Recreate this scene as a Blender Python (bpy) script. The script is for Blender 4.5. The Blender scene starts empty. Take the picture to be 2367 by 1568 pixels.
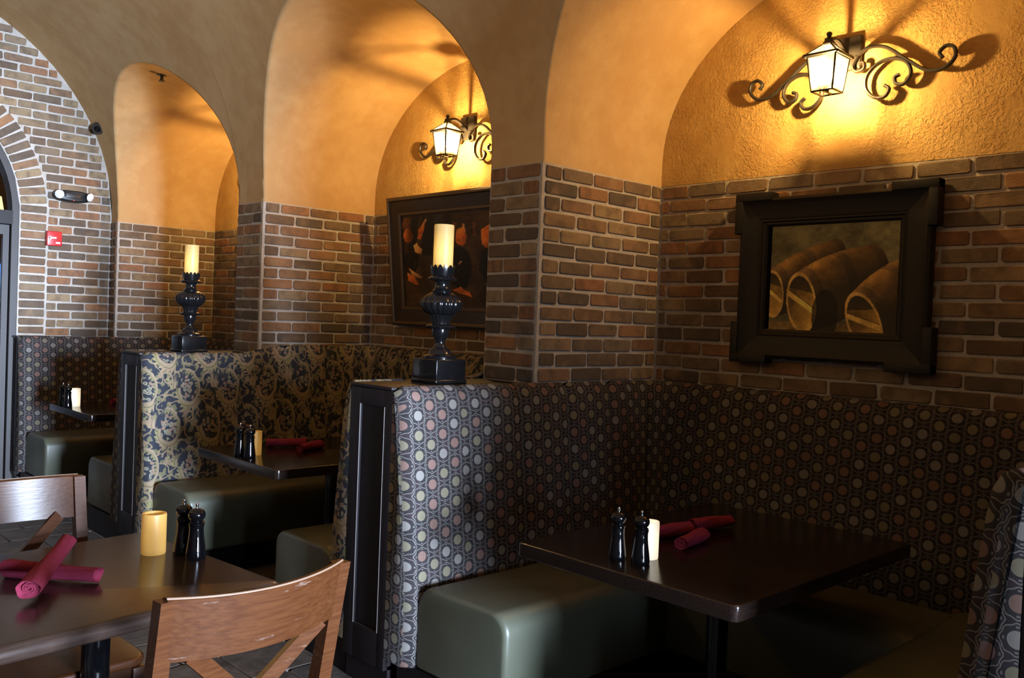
import bpy, math, random
import numpy as np
from mathutils import Vector, Matrix

random.seed(7)
RNG = np.random.default_rng(7)
SC = bpy.context.scene
COL = SC.collection
PI = math.pi

# ------------------------------------------------------------------ camera
def cam_basis(yaw, pitch, roll):
    f = Vector((math.sin(yaw)*math.cos(pitch), math.cos(yaw)*math.cos(pitch), math.sin(pitch)))
    r = Vector((math.cos(yaw), -math.sin(yaw), 0)); u = r.cross(f)
    c, s = math.cos(roll), math.sin(roll)
    return r*c + u*s, r*(-s) + u*c, f
cam = bpy.data.cameras.new('camera'); cam_o = bpy.data.objects.new('camera', cam); COL.objects.link(cam_o)
_r, _u, _f = cam_basis(0.7674, -0.0212, 0.0389)
cam_o.matrix_world = Matrix(((_r.x, _u.x, -_f.x, -2.7262), (_r.y, _u.y, -_f.y, -2.6771), (_r.z, _u.z, -_f.z, 1.4556), (0, 0, 0, 1)))
cam.sensor_width = 36.0; cam.lens = 2053.1/2367*36; cam.clip_start = 0.05
SC.camera = cam_o

# ------------------------------------------------------------------ world, daylight, exposure
world = bpy.data.worlds.new('world'); SC.world = world; world.use_nodes = True
world.node_tree.nodes['Background'].inputs[0].default_value = (0.55, 0.7, 1.0, 1)
world.node_tree.nodes['Background'].inputs[1].default_value = 0.3
def area_light(name, loc, sx, sy, energy, color, rot):
    l = bpy.data.lights.new(name, 'AREA'); l.shape = 'RECTANGLE'; l.size = sx; l.size_y = sy
    l.energy = energy; l.color = color
    o = bpy.data.objects.new(name, l); COL.objects.link(o); o.location = loc; o.rotation_euler = rot
    return o
XLW = -3.3
WIN = [(-2.30, -0.78)]                           # x range of the tall window in the near wall (behind the camera)
day = area_light('window_daylight', (-1.54, -8.96, 1.35), 1.46, 1.84, 300, (0.64, 0.78, 1.0), (PI/2, 0, 0))
day.data.spread = math.radians(42)        # beam narrowed to keep bounced daylight out of the booths
day2 = area_light('window_daylight', (XLW+0.03, -6.6, 1.44), 0.88, 1.36, 125, (0.64, 0.78, 1.0), (PI/2, 0, -PI/2))
vs = SC.view_settings; vs.view_transform = 'Standard'; vs.look = 'None'; vs.exposure = 0.0; vs.gamma = 1.0
vs.use_curve_mapping = False
SC.cycles.max_bounces = 6; SC.cycles.diffuse_bounces = 3; SC.cycles.glossy_bounces = 3; SC.cycles.transparent_max_bounces = 8
SC.cycles.caustics_reflective = False; SC.cycles.caustics_refractive = False

# ------------------------------------------------------------------ dimensions
W = 0.3285; P = 2.4362; D = 0.84          # pier width, bay pitch, niche depth
ZT = 1.185; ZB = 2.14                     # booth top, top of the brick
Y0 = -P; Y1 = 0.0; Y2 = P; Y3 = 2*P; YE = 5.012; YN = -9.0
VR = 1.65; VZ = 2.165                     # main vault radius, spring
AZ = 2.255; AA = (P-W)/2; AB = 0.79; SL = 0.10
XL = -2*VR
XB = -0.72                                # front of the booths
CH = 0.0682; BP = 0.2135                  # brick course height, brick pitch

# ------------------------------------------------------------------ helpers
def lin(r, g, b):
    f = lambda c: (c/255/12.92) if c/255 <= 0.04045 else ((c/255+0.055)/1.055)**2.4
    return (f(r), f(g), f(b), 1.0)
def tag(o, label=None, cat=None, group=None, kind=None):
    if label: o['label'] = label
    if cat: o['category'] = cat
    if group: o['group'] = group
    if kind: o['kind'] = kind
    return o
def empty(name, loc=(0, 0, 0), rz=0.0):
    o = bpy.data.objects.new(name, None); COL.objects.link(o); o.location = loc; o.rotation_euler = (0, 0, rz)
    o.empty_display_size = 0.05
    return o
def make_mesh(name, verts, faces, mat=None, smooth=False, uvs=None, mats=None, fmat=None):
    me = bpy.data.meshes.new(name)
    me.from_pydata([tuple(map(float, v)) for v in verts], [], [tuple(map(int, f)) for f in faces])
    for m in (mats or ([mat] if mat else [])): me.materials.append(m)
    if fmat is not None: me.polygons.foreach_set('material_index', fmat)
    if smooth: me.polygons.foreach_set('use_smooth', [True]*len(me.polygons))
    if uvs is not None:
        uvl = me.uv_layers.new(name='UVMap')
        for l in me.loops: uvl.data[l.index].uv = uvs[l.vertex_index]
    me.update()
    return me
def link(name, me, parent=None, loc=None, rot=None, scale=None):
    o = bpy.data.objects.new(name, me); COL.objects.link(o)
    if parent: o.parent = parent
    if loc is not None: o.location = loc
    if rot is not None: o.rotation_euler = rot
    if scale is not None: o.scale = scale
    return o
def obj(name, verts, faces, mat, parent=None, smooth=False, uvs=None, loc=None, rot=None):
    return link(name, make_mesh(name, verts, faces, mat, smooth, uvs), parent, loc, rot)
def auto_smooth(me, ang=0.7):
    me.polygons.foreach_set('use_smooth', [True]*len(me.polygons))
    try: me.set_sharp_from_angle(angle=ang)
    except Exception: pass
class MB:
    """collects shapes into one mesh"""
    def __init__(s): s.v = []; s.f = []
    def add(s, v, f):
        n = len(s.v); s.v += [tuple(p) for p in v]; s.f += [tuple(i+n for i in q) for q in f]; return s
    def box(s, x0, x1, y0, y1, z0, z1):
        v = [(x0,y0,z0),(x1,y0,z0),(x1,y1,z0),(x0,y1,z0),(x0,y0,z1),(x1,y0,z1),(x1,y1,z1),(x0,y1,z1)]
        return s.add(v, [(0,3,2,1),(4,5,6,7),(0,1,5,4),(1,2,6,5),(2,3,7,6),(3,0,4,7)])
    def rbox(s, x0, x1, y0, y1, z0, z1, r=0.004):
        """box with chamfered edges"""
        import bmesh
        bm = bmesh.new(); bmesh.ops.create_cube(bm, size=1.0)
        for v in bm.verts: v.co = Vector(((x0+x1)/2+v.co.x*(x1-x0), (y0+y1)/2+v.co.y*(y1-y0), (z0+z1)/2+v.co.z*(z1-z0)))
        bmesh.ops.bevel(bm, geom=bm.edges[:], offset=r, segments=3, affect='EDGES', profile=0.5)
        bm.verts.index_update()
        s.add([v.co[:] for v in bm.verts], [[v.index for v in f.verts] for f in bm.faces]); bm.free(); return s
    def lathe(s, prof, n=32, c=(0, 0, 0), mod=None):
        base = len(s.v); m = len(prof)
        for (r, z) in prof:
            for k in range(n):
                a = 2*PI*k/n; rr = r*(1+(mod(a, z) if mod else 0))
                s.v.append((c[0]+rr*math.cos(a), c[1]+rr*math.sin(a), c[2]+z))
        for i in range(m-1):
            for k in range(n):
                k2 = (k+1) % n
                s.f.append((base+i*n+k, base+i*n+k2, base+(i+1)*n+k2, base+(i+1)*n+k))
        s.f.append(tuple(base+k for k in range(n))[::-1]); s.f.append(tuple(base+(m-1)*n+k for k in range(n)))
        return s
    def tube(s, pts, rad, n=8, flat=1.0):
        pts = [Vector(p) for p in pts]; base = len(s.v); m = len(pts)
        rad = rad if hasattr(rad, '__len__') else [rad]*m
        up = None
        for i, p in enumerate(pts):
            t = (pts[min(i+1, m-1)]-pts[max(i-1, 0)]).normalized()
            if up is None:
                up = Vector((1, 0, 0)) if abs(t.x) < 0.9 else Vector((0, 0, 1))
            up = (up-t*up.dot(t)).normalized(); b = t.cross(up)
            for k in range(n):
                a = 2*PI*(k+0.5)/n
                s.v.append(tuple(p+up*(math.cos(a)*rad[i]*flat)+b*(math.sin(a)*rad[i])))
        for i in range(m-1):
            for k in range(n):
                k2 = (k+1) % n; s.f.append((base+i*n+k, base+i*n+k2, base+(i+1)*n+k2, base+(i+1)*n+k))
        s.f.append(tuple(base+k for k in range(n))[::-1]); s.f.append(tuple(base+(m-1)*n+k for k in range(n)))
        return s
    def prism(s, poly, axis, a, b):
        """extrude a 2-D polygon (list of (p,q)) along axis 0/1/2 from a to b"""
        n = len(poly); mk = {0: lambda t, p, q: (t, p, q), 1: lambda t, p, q: (p, t, q), 2: lambda t, p, q: (p, q, t)}[axis]
        v = [mk(a, p, q) for p, q in poly]+[mk(b, p, q) for p, q in poly]
        f = [tuple(range(n)), tuple(range(n, 2*n))[::-1]]+[(i, i+n, (i+1) % n+n, (i+1) % n) for i in range(n)]
        return s.add(v, f)
    def build(s, name, mat, parent=None, smooth=False, loc=None, rot=None):
        import bmesh
        me = make_mesh(name, s.v, s.f, mat)
        bm = bmesh.new(); bm.from_mesh(me); bmesh.ops.recalc_face_normals(bm, faces=bm.faces[:]); bm.to_mesh(me); bm.free()
        if smooth: auto_smooth(me, 0.7 if smooth is True else smooth)
        return link(name, me, parent, loc, rot)
def catmull(pts, n=8):
    pts = [np.array(p, float) for p in pts]; out = []
    for i in range(len(pts)-1):
        p0 = pts[max(i-1, 0)]; p1 = pts[i]; p2 = pts[i+1]; p3 = pts[min(i+2, len(pts)-1)]
        for k in range(n):
            t = k/n
            out.append(0.5*((2*p1)+(-p0+p2)*t+(2*p0-5*p1+4*p2-p3)*t*t+(-p0+3*p1-3*p2+p3)*t**3))
    out.append(pts[-1]); return out
def copy_tree(o, parent=None):
    c = o.copy(); COL.objects.link(c); c.parent = parent
    for ch in [k for k in bpy.data.objects if k.parent == o]: copy_tree(ch, c)
    return c

# ------------------------------------------------------------------ node-expression helper
class X:
    def __init__(s, nt, sock): s.nt = nt; s.k = sock
    def _m(s, op, *a):
        n = s.nt.nodes.new('ShaderNodeMath'); n.operation = op
        for i, q in enumerate((s,)+a):
            if isinstance(q, X): s.nt.links.new(q.k, n.inputs[i])
            else: n.inputs[i].default_value = float(q)
        return X(s.nt, n.outputs[0])
    def __add__(s, o): return s._m('ADD', o)
    __radd__ = __add__
    def __sub__(s, o): return s._m('SUBTRACT', o)
    def __rsub__(s, o): return (s*-1.0)+o
    def __mul__(s, o): return s._m('MULTIPLY', o)
    __rmul__ = __mul__
    def __truediv__(s, o): return s._m('DIVIDE', o)
    def floor(s): return s._m('FLOOR')
    def fract(s): return s._m('FRACT')
    def abs(s): return s._m('ABSOLUTE')
    def sin(s): return s._m('SINE')
    def cos(s): return s._m('COSINE')
    def sqrt(s): return s._m('SQRT')
    def mod(s, o): return s._m('FLOORED_MODULO', o)
    def min(s, o): return s._m('MINIMUM', o)
    def max(s, o): return s._m('MAXIMUM', o)
    def atan2(s, o): return s._m('ARCTAN2', o)
    def lt(s, o): return s._m('LESS_THAN', o)
    def pow(s, o): return s._m('POWER', o)
    def ss(s, a, b, c=0.0, d=1.0):
        n = s.nt.nodes.new('ShaderNodeMapRange'); n.interpolation_type = 'SMOOTHSTEP'
        s.nt.links.new(s.k, n.inputs[0])
        for i, q in enumerate((a, b, c, d)): n.inputs[1+i].default_value = q
        return X(s.nt, n.outputs[0])
class Mat:
    def __init__(s, name, rough=0.6, metal=0.0, spec=0.5):
        s.m = bpy.data.materials.new(name); s.m.use_nodes = True; s.nt = s.m.node_tree
        s.b = s.nt.nodes['Principled BSDF']; s.out = s.nt.nodes['Material Output']
        s.b.inputs['Roughness'].default_value = rough; s.b.inputs['Metallic'].default_value = metal
        s.b.inputs['Specular IOR Level'].default_value = spec
    def node(s, t, **kw):
        n = s.nt.nodes.new(t)
        for k, v in kw.items(): setattr(n, k, v)
        return n
    def coord(s, which='Object'):
        return s.node('ShaderNodeTexCoord').outputs[which]
    def sep(s, sock):
        n = s.node('ShaderNodeSeparateXYZ'); s.nt.links.new(sock, n.inputs[0]); return [X(s.nt, n.outputs[i]) for i in range(3)]
    def noise(s, vec, scale, detail=3.0, rough=0.55, dist=0.0, out=0):
        n = s.node('ShaderNodeTexNoise'); n.inputs['Scale'].default_value = scale; n.inputs['Detail'].default_value = detail
        n.inputs['Roughness'].default_value = rough; n.inputs['Distortion'].default_value = dist
        if vec is not None: s.nt.links.new(vec, n.inputs['Vector'])
        return X(s.nt, n.outputs[out])
    def vscale(s, vec, sc, off=None):
        n = s.node('ShaderNodeMapping'); n.inputs['Scale'].default_value = sc
        s.nt.links.new(vec, n.inputs['Vector'])
        if off is not None: s.nt.links.new(off, n.inputs['Location'])
        return n.outputs[0]
    def mix(s, fac, a, b):
        n = s.node('ShaderNodeMix', data_type='RGBA')
        if isinstance(fac, X): s.nt.links.new(fac.k, n.inputs[0])
        else: n.inputs[0].default_value = fac
        for i, q in ((6, a), (7, b)):
            if isinstance(q, tuple): n.inputs[i].default_value = q if len(q) == 4 else q+(1,)
            else: s.nt.links.new(q, n.inputs[i])
        return n.outputs[2]
    def ramp(s, fac, stops, interp='LINEAR'):
        n = s.node('ShaderNodeValToRGB'); cr = n.color_ramp; cr.interpolation = interp
        while len(cr.elements) < len(stops): cr.elements.new(0.5)
        for e, (p, c) in zip(cr.elements, stops): e.position = p; e.color = c if len(c) == 4 else c+(1,)
        s.nt.links.new(fac.k, n.inputs[0]); return n.outputs[0]
    def color(s, sock):
        if isinstance(sock, tuple): s.b.inputs['Base Color'].default_value = sock if len(sock) == 4 else sock+(1,)
        else: s.nt.links.new(sock, s.b.inputs['Base Color'])
        return s
    def bump(s, h, dist=0.002, strength=1.0):
        n = s.node('ShaderNodeBump'); n.inputs['Distance'].default_value = dist; n.inputs['Strength'].default_value = strength
        s.nt.links.new(h.k, n.inputs['Height']); s.nt.links.new(n.outputs[0], s.b.inputs['Normal']); return s
    def rough(s, x): s.nt.links.new(x.k, s.b.inputs['Roughness']); return s
def plain(name, col, rough=0.5, metal=0.0, spec=0.5, var=0.15, scale=30.0, bump=0.0):
    m = Mat(name, rough, metal, spec); c = m.coord()
    n = m.noise(c, scale, 3)
    m.color(m.mix(n, tuple(q*(1-var) for q in col), tuple(min(1, q*(1+var)) for q in col)))
    if bump: m.bump(n, bump)
    return m.m

# ------------------------------------------------------------------ materials
def m_plaster():
    m = Mat('plaster_ochre', 0.85, 0, 0.25); c = m.coord()
    big = m.noise(c, 1.6, 4, 0.6); mid = m.noise(c, 9, 4, 0.6)
    f = (big*0.65+mid*0.35).ss(0.36, 0.66)
    m.color(m.mix(f, (0.49, 0.310, 0.140), (0.59, 0.415, 0.212)))
    h = m.noise(c, 55, 5, 0.65)*0.6+m.noise(c, 16, 4, 0.6)*0.8
    return m.bump(h, 0.003, 0.45).m
def m_plaster_rough():
    m = Mat('plaster_ochre_knockdown', 0.8, 0, 0.3); c = m.coord()
    big = m.noise(c, 1.8, 4, 0.6); mid = m.noise(c, 11, 4, 0.6)
    f = (big*0.6+mid*0.4).ss(0.36, 0.66)
    m.color(m.mix(f, (0.48, 0.285, 0.095), (0.60, 0.400, 0.150)))
    h = m.noise(c, 70, 4, 0.6, 0.6).ss(0.42, 0.62)*m.noise(c, 5, 3).ss(0.3, 0.65)+m.noise(c, 20, 3)*0.6
    return m.bump(h, 0.0045, 0.7).m
def m_brick():
    m = Mat('brick_clay', 0.92, 0, 0.2); oi = m.node('ShaderNodeObjectInfo')
    rnd = X(m.nt, oi.outputs['Random'])
    base = m.ramp(rnd, [(0.0, (0.165, 0.105, 0.064)), (0.16, (0.100, 0.084, 0.070)), (0.30, (0.225, 0.152, 0.092)), (0.44, (0.275, 0.135, 0.072)),
                        (0.58, (0.180, 0.140, 0.100)), (0.72, (0.310, 0.222, 0.130)), (0.86, (0.130, 0.100, 0.074)), (1.0, (0.320, 0.165, 0.082))])
    comb = m.node('ShaderNodeCombineXYZ')
    for i in range(3): m.nt.links.new((rnd*(37.0+i*11)).k, comb.inputs[i])
    vec = m.vscale(m.coord(), (1, 1, 1), comb.outputs[0])
    n1 = m.noise(vec, 14, 4, 0.6); n2 = m.noise(vec, 70, 4, 0.65); n3 = m.noise(vec, 7, 2)
    c2 = m.mix(n1.ss(0.38, 0.72)*0.6, base, (0.078, 0.056, 0.044))
    c3 = m.mix(n3.ss(0.55, 0.75)*0.5, c2, (0.36, 0.235, 0.135))
    c4 = m.mix(n2.ss(0.62, 0.8)*0.35, c3, (0.40, 0.35, 0.30))
    m.color(c4)
    return m.bump(n2*0.6+n1, 0.004, 0.8).m
def m_mortar():
    m = Mat('mortar_lime', 0.95, 0, 0.15); c = m.coord()
    n1 = m.noise(c, 12, 4, 0.6); n2 = m.noise(c, 90, 4, 0.65)
    m.color(m.mix((n1*0.6+n2*0.4).ss(0.3, 0.7), (0.36, 0.325, 0.285), (0.54, 0.50, 0.455)))
    return m.bump(n2+n1*0.7, 0.004, 0.9).m
def uvxy(m):
    n = m.node('ShaderNodeUVMap'); n.uv_map = 'UVMap'; a = m.sep(n.outputs[0]); return a[0], a[1], n.outputs[0]
def m_medallion():
    m = Mat('fabric_medallion', 0.9, 0, 0.15); u, v, uv = uvxy(m)
    cw, chh = 0.116, 0.0745                     # two staggered lattices make columns 58 mm apart
    def lattice(du, dv):
        a = (u+du)/cw; b = (v+dv)/chh
        ix, iy = a.floor(), b.floor()
        x = (a.fract()-0.5)*cw; y = (b.fract()-0.5)*chh
        h = ((ix*12.9898+iy*78.233+du*311.0).sin()*43758.5453).fract()
        return x, y, h
    xa, ya, ha = lattice(0.0, 0.0); xb, yb, hb = lattice(cw/2, chh/2)
    da = (xa*xa+ya*ya).sqrt(); db = (xb*xb+yb*yb).sqrt()
    sel = db.lt(da); d = da.min(db); h = ha+(hb-ha)*sel
    x = xa+(xb-xa)*sel; y = ya+(yb-ya)*sel
    ang = y.atan2(x)
    wob = (ang*8.0).cos()
    disc = d.ss(0.0180, 0.0200, 1, 0)
    disc_edge = (d-0.0208-wob*0.0010).abs().ss(0.0006, 0.0016, 1, 0)
    lobes = (ang*4.0+0.4).cos()
    ring = (d-0.0325-wob*0.0016).abs().ss(0.0010, 0.0022, 1, 0)
    beads = (d-0.0265).abs().ss(0.001, 0.003, 1, 0)*(ang*4.0).cos().ss(0.75, 0.95)
    speck = m.noise(uv, 620, 2, 0.7)
    light = m.ramp(h, [(0, (0.165, 0.162, 0.152)), (0.34, (0.172, 0.166, 0.150)), (0.36, (0.148, 0.088, 0.073)), (0.66, (0.140, 0.085, 0.070)), (0.68, (0.142, 0.132, 0.088)), (1, (0.158, 0.15, 0.13))], 'CONSTANT')
    tone = m.noise(uv, 18, 2)
    ground = m.mix(tone.ss(0.4, 0.6), (0.021, 0.019, 0.021), (0.032, 0.023, 0.026))
    g2 = m.mix(d.ss(0.019, 0.024, 0, 1)*(d.ss(0.028, 0.031, 1, 0))*0.5, ground, (0.026, 0.026, 0.027))
    medal = m.mix(speck.ss(0.48, 0.6)*0.55, light, (0.17, 0.12, 0.10))
    c1 = m.mix((ring.max(beads))*0.75, g2, (0.155, 0.148, 0.138))
    c2 = m.mix(disc_edge*0.35, c1, (0.03, 0.03, 0.03))
    m.color(m.mix(disc, c2, medal))
    w = m.noise(m.vscale(uv, (1, 1, 1)), 900, 1)
    return m.bump(w*0.5+disc*0.5+ring*0.5, 0.0008, 0.6).m
def m_paisley():
    m = Mat('fabric_paisley', 0.9, 0, 0.15); u, v, uv = uvxy(m)
    cw, chh = 0.25, 0.45
    warp = m.noise(uv, 11, 2); warp2 = m.noise(m.vscale(uv, (1.3, 0.8, 1)), 13, 2)
    uu = u+(warp-0.5)*0.025; vv = v+(warp2-0.5)*0.025
    def lattice(du, dv):
        a = (uu+du)/cw; b = (vv+dv)/chh
        return (a.fract()-0.5)*cw, (b.fract()-0.5)*chh
    xa, ya = lattice(0, 0); xb, yb = lattice(cw/2, chh/2)
    def dist(x, y): return ((x*x)*1.7+(y*y)*0.75).sqrt()
    da = dist(xa, ya); db = dist(xb, yb); sel = db.lt(da)
    d = da.min(db); x = xa+(xb-xa)*sel; y = ya+(yb-ya)*sel
    ang = y.atan2(x*1.4)
    sp = ang/(2*PI)                                   # -0.5 .. 0.5, spiral offset
    # C-scroll that opens as it turns, plume leaves along its outside, flower bunch inside, small hooks between
    rr = d-0.084-sp*0.040
    openc = (ang+0.9).cos().ss(-0.93, -0.80)
    band = rr.abs().ss(0.0048, 0.0078, 1, 0)*openc
    core = (rr+0.002).abs().ss(0.0010, 0.0022, 1, 0)
    saw = (ang*22.0+d*160.0).sin()*0.010+(ang*9.0).sin()*0.006
    side = (ang+2.2).cos().ss(-0.15, 0.45)
    plume = ((rr-0.006)._m('GREATER_THAN', 0.0))*((rr-0.036-saw).ss(-0.003, 0.003, 1, 0))*side
    rib = ((rr-0.018).abs()).ss(0.0016, 0.0032, 1, 0)*side
    side2 = (ang-0.7).cos().ss(0.1, 0.5)
    inleaf = ((rr+0.007).ss(-0.002, 0.002, 1, 0))*((rr+0.020+saw*0.8).ss(-0.003, 0.003, 0, 1))*side2
    hx = (uu/(cw/2)+0.5).fract()-0.5; hy = (vv/(chh/2)+0.25).fract()-0.5
    hx = hx*(cw/2); hy = hy*(chh/2); hd = (hx*hx+hy*hy*0.8).sqrt(); ha = hy.atan2(hx)
    hook = (hd-0.026-ha/(2*PI)*0.024).abs().ss(0.0038, 0.0066, 1, 0)*d.ss(0.088, 0.100)
    bud = hd.ss(0.006, 0.010, 1, 0)*d.ss(0.088, 0.100)
    vor = m.node('ShaderNodeTexVoronoi'); vor.inputs['Scale'].default_value = 50; m.nt.links.new(uv, vor.inputs['Vector'])
    vd = X(m.nt, vor.outputs['Distance']); vc = m.sep(vor.outputs['Color'])
    petal = vd.ss(0.44, 0.58, 1, 0); eye = (vd-0.26).abs().ss(0.03, 0.08, 1, 0)
    bunch = (d+(ang*9.0).cos()*0.007).ss(0.058, 0.066, 1, 0)
    ground = m.mix(m.noise(uv, 30, 2), (0.022, 0.026, 0.036), (0.036, 0.039, 0.050))
    edge = (da-db).abs().ss(0.002, 0.014)
    plume = plume*edge
    vine = (m.noise(uv, 13, 1, 0.4)-0.5).abs().ss(0.016, 0.032, 1, 0)*d.ss(0.080, 0.092)
    lf = m.noise(m.vscale(uv, (1.0, 0.7, 1)), 34, 1, 0.5).ss(0.53, 0.57)*d.ss(0.082, 0.094)
    gold = m.ramp(m.noise(uv, 8, 2), [(0.35, (0.21, 0.19, 0.085)), (0.5, (0.25, 0.205, 0.115)), (0.65, (0.27, 0.19, 0.125))])
    c = m.mix(lf*0.8, ground, (0.17, 0.155, 0.085))
    c = m.mix(vine*0.9, c, (0.24, 0.18, 0.115))
    c = m.mix(plume*0.95, c, gold)
    c = m.mix(rib*0.8, c, (0.10, 0.085, 0.06))
    c = m.mix(inleaf*0.9, c, (0.20, 0.175, 0.085))
    c = m.mix(hook*0.9, c, (0.25, 0.185, 0.12))
    c = m.mix(bud*0.9, c, (0.24, 0.22, 0.10))
    fl = m.mix(vc[0].ss(0.55, 0.7), (0.25, 0.23, 0.165), (0.29, 0.18, 0.125))
    c = m.mix(bunch*petal*0.95, c, fl)
    c = m.mix(bunch*eye*0.75, c, (0.045, 0.042, 0.042))
    c = m.mix(band, c, (0.27, 0.21, 0.14))
    c = m.mix(core*band*0.7, c, (0.15, 0.105, 0.08))
    tend = hook
    m.color(c)
    w = m.noise(uv, 800, 1)
    return m.bump(w*0.5+band*0.6+bunch*petal*0.5+tend*0.4, 0.0012, 0.7).m
def m_vinyl():
    m = Mat('vinyl_olive', 0.36, 0, 0.5); c = m.coord()
    n = m.noise(c, 240, 3, 0.6); b = m.noise(c, 5, 3)
    m.color(m.mix(b, (0.070, 0.075, 0.052), (0.092, 0.096, 0.068)))
    m.rough(b.ss(0.3, 0.7, 0.33, 0.44))
    return m.bump(n, 0.0006, 0.5).m
def m_wood(name, a, b, rough, scale=14.0, wear=None, bump=0.0006, spec=0.5):
    m = Mat(name, rough, 0, spec); c = m.coord()
    g = m.noise(m.vscale(c, (1.0, 14, 14)), scale, 5, 0.6, 0.15)
    col = m.mix(g.ss(0.3, 0.7), a, b)
    if wear:
        w = m.noise(m.vscale(c, (0.8, 1, 5.0)), 7, 6, 0.7).ss(0.62, 0.70)
        col = m.mix(w*0.6, col, wear)
        m.rough((w*0.3)+rough)
    m.color(col)
    return m.bump(g, bump, 0.6).m
def m_glow(name, base, emit, strength, hot=None):
    """candle wax with emission: bulb glow in tall candles, painted glow on pillars"""
    m = Mat(name, 0.45, 0, 0.4); c = m.coord()
    x, y, z = m.sep(c)
    n = m.noise(c, 22, 3)
    m.color(m.mix(n, tuple(q*0.92 for q in base), base))
    if strength > 0:
        hx, hy, hz, hs = hot
        dd = ((x-hx)*(x-hx)+(y-hy)*(y-hy)+(z-hz)*(z-hz)).sqrt()
        f = dd.ss(0.0, hs, 1.0, 0.35)
        m.nt.links.new((f*(n*0.3+0.85)*strength).k, m.b.inputs['Emission Strength'])
        m.b.inputs['Emission Color'].default_value = emit+(1,)
    m.b.inputs['Subsurface Weight'].default_value = 0.15
    m.b.inputs['Subsurface Radius'].default_value = (0.02, 0.01, 0.004)
    return m.m
def m_bulb():
    m = Mat('bulb_filament_glow', 0.5); nt = m.nt
    tr = nt.nodes.new('ShaderNodeBsdfTransparent'); em = nt.nodes.new('ShaderNodeEmission'); mx = nt.nodes.new('ShaderNodeMixShader')
    em.inputs[0].default_value = (1.0, 0.80, 0.48, 1); em.inputs[1].default_value = 120.0
    n = m.noise(m.coord(), 20, 1).ss(0.3, 0.7, 0.35, 0.45)
    nt.links.new(n.k, mx.inputs[0]); nt.links.new(tr.outputs[0], mx.inputs[1]); nt.links.new(em.outputs[0], mx.inputs[2])
    nt.links.new(mx.outputs[0], m.out.inputs[0]); return m.m
def m_emit(name, col, strength):
    m = Mat(name, 0.5); m.color(col); m.b.inputs['Emission Color'].default_value = col+(1,)
    m.b.inputs['Emission Strength'].default_value = strength; return m.m
def m_lantern_glass():
    m = Mat('lantern_glass_glare', 0.2); nt = m.nt
    tr = nt.nodes.new('ShaderNodeBsdfTransparent'); tl = nt.nodes.new('ShaderNodeBsdfTranslucent'); mx = nt.nodes.new('ShaderNodeMixShader')
    tr.inputs[0].default_value = (0.95, 0.93, 0.88, 1); tl.inputs[0].default_value = (1, 0.95, 0.85, 1)
    n = m.noise(m.coord(), 40, 2).ss(0.3, 0.7, 0.045, 0.07)  # translucent share stands in for the lamp's glare on clear glass
    nt.links.new(n.k, mx.inputs[0]); nt.links.new(tr.outputs[0], mx.inputs[1]); nt.links.new(tl.outputs[0], mx.inputs[2])
    nt.links.new(mx.outputs[0], m.out.inputs[0]); return m.m
def m_glass(name, tint=(0.9, 0.95, 1.0)):
    m = Mat(name, 0.05); nt = m.nt
    tr = nt.nodes.new('ShaderNodeBsdfTransparent'); gl = nt.nodes.new('ShaderNodeBsdfGlossy'); mx = nt.nodes.new('ShaderNodeMixShader')
    fr = nt.nodes.new('ShaderNodeFresnel'); fr.inputs[0].default_value = 1.45
    tr.inputs[0].default_value = tint+(1,); gl.inputs['Roughness'].default_value = 0.03
    f = X(nt, fr.outputs[0])+m.noise(m.coord(), 3, 1)*0.01
    nt.links.new(f.k, mx.inputs[0]); nt.links.new(tr.outputs[0], mx.inputs[1]); nt.links.new(gl.outputs[0], mx.inputs[2])
    nt.links.new(mx.outputs[0], m.out.inputs[0]); return m.m
def m_vcol():
    m = Mat('oil_paint', 0.5, 0, 0.35)
    a = m.node('ShaderNodeVertexColor'); a.layer_name = 'Col'
    n = m.noise(m.coord(), 120, 4, 0.65)
    m.color(m.mix(n.ss(0.3, 0.8)*0.25, a.outputs[0], (0.02, 0.015, 0.01)))
    return m.bump(n, 0.0008, 0.6).m
def m_slate():
    m = Mat('slate_tile', 0.42, 0, 0.5); oi = m.node('ShaderNodeObjectInfo'); r = X(m.nt, oi.outputs['Random'])
    n = m.noise(m.coord(), 9, 5, 0.6, 0.8)
    base = m.ramp(r, [(0, (0.050, 0.042, 0.038)), (0.5, (0.078, 0.062, 0.052)), (1, (0.055, 0.055, 0.058))])
    m.color(m.mix(n.ss(0.3, 0.7), base, (0.12, 0.10, 0.085)))
    return m.bump(n, 0.004, 0.7).m

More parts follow.
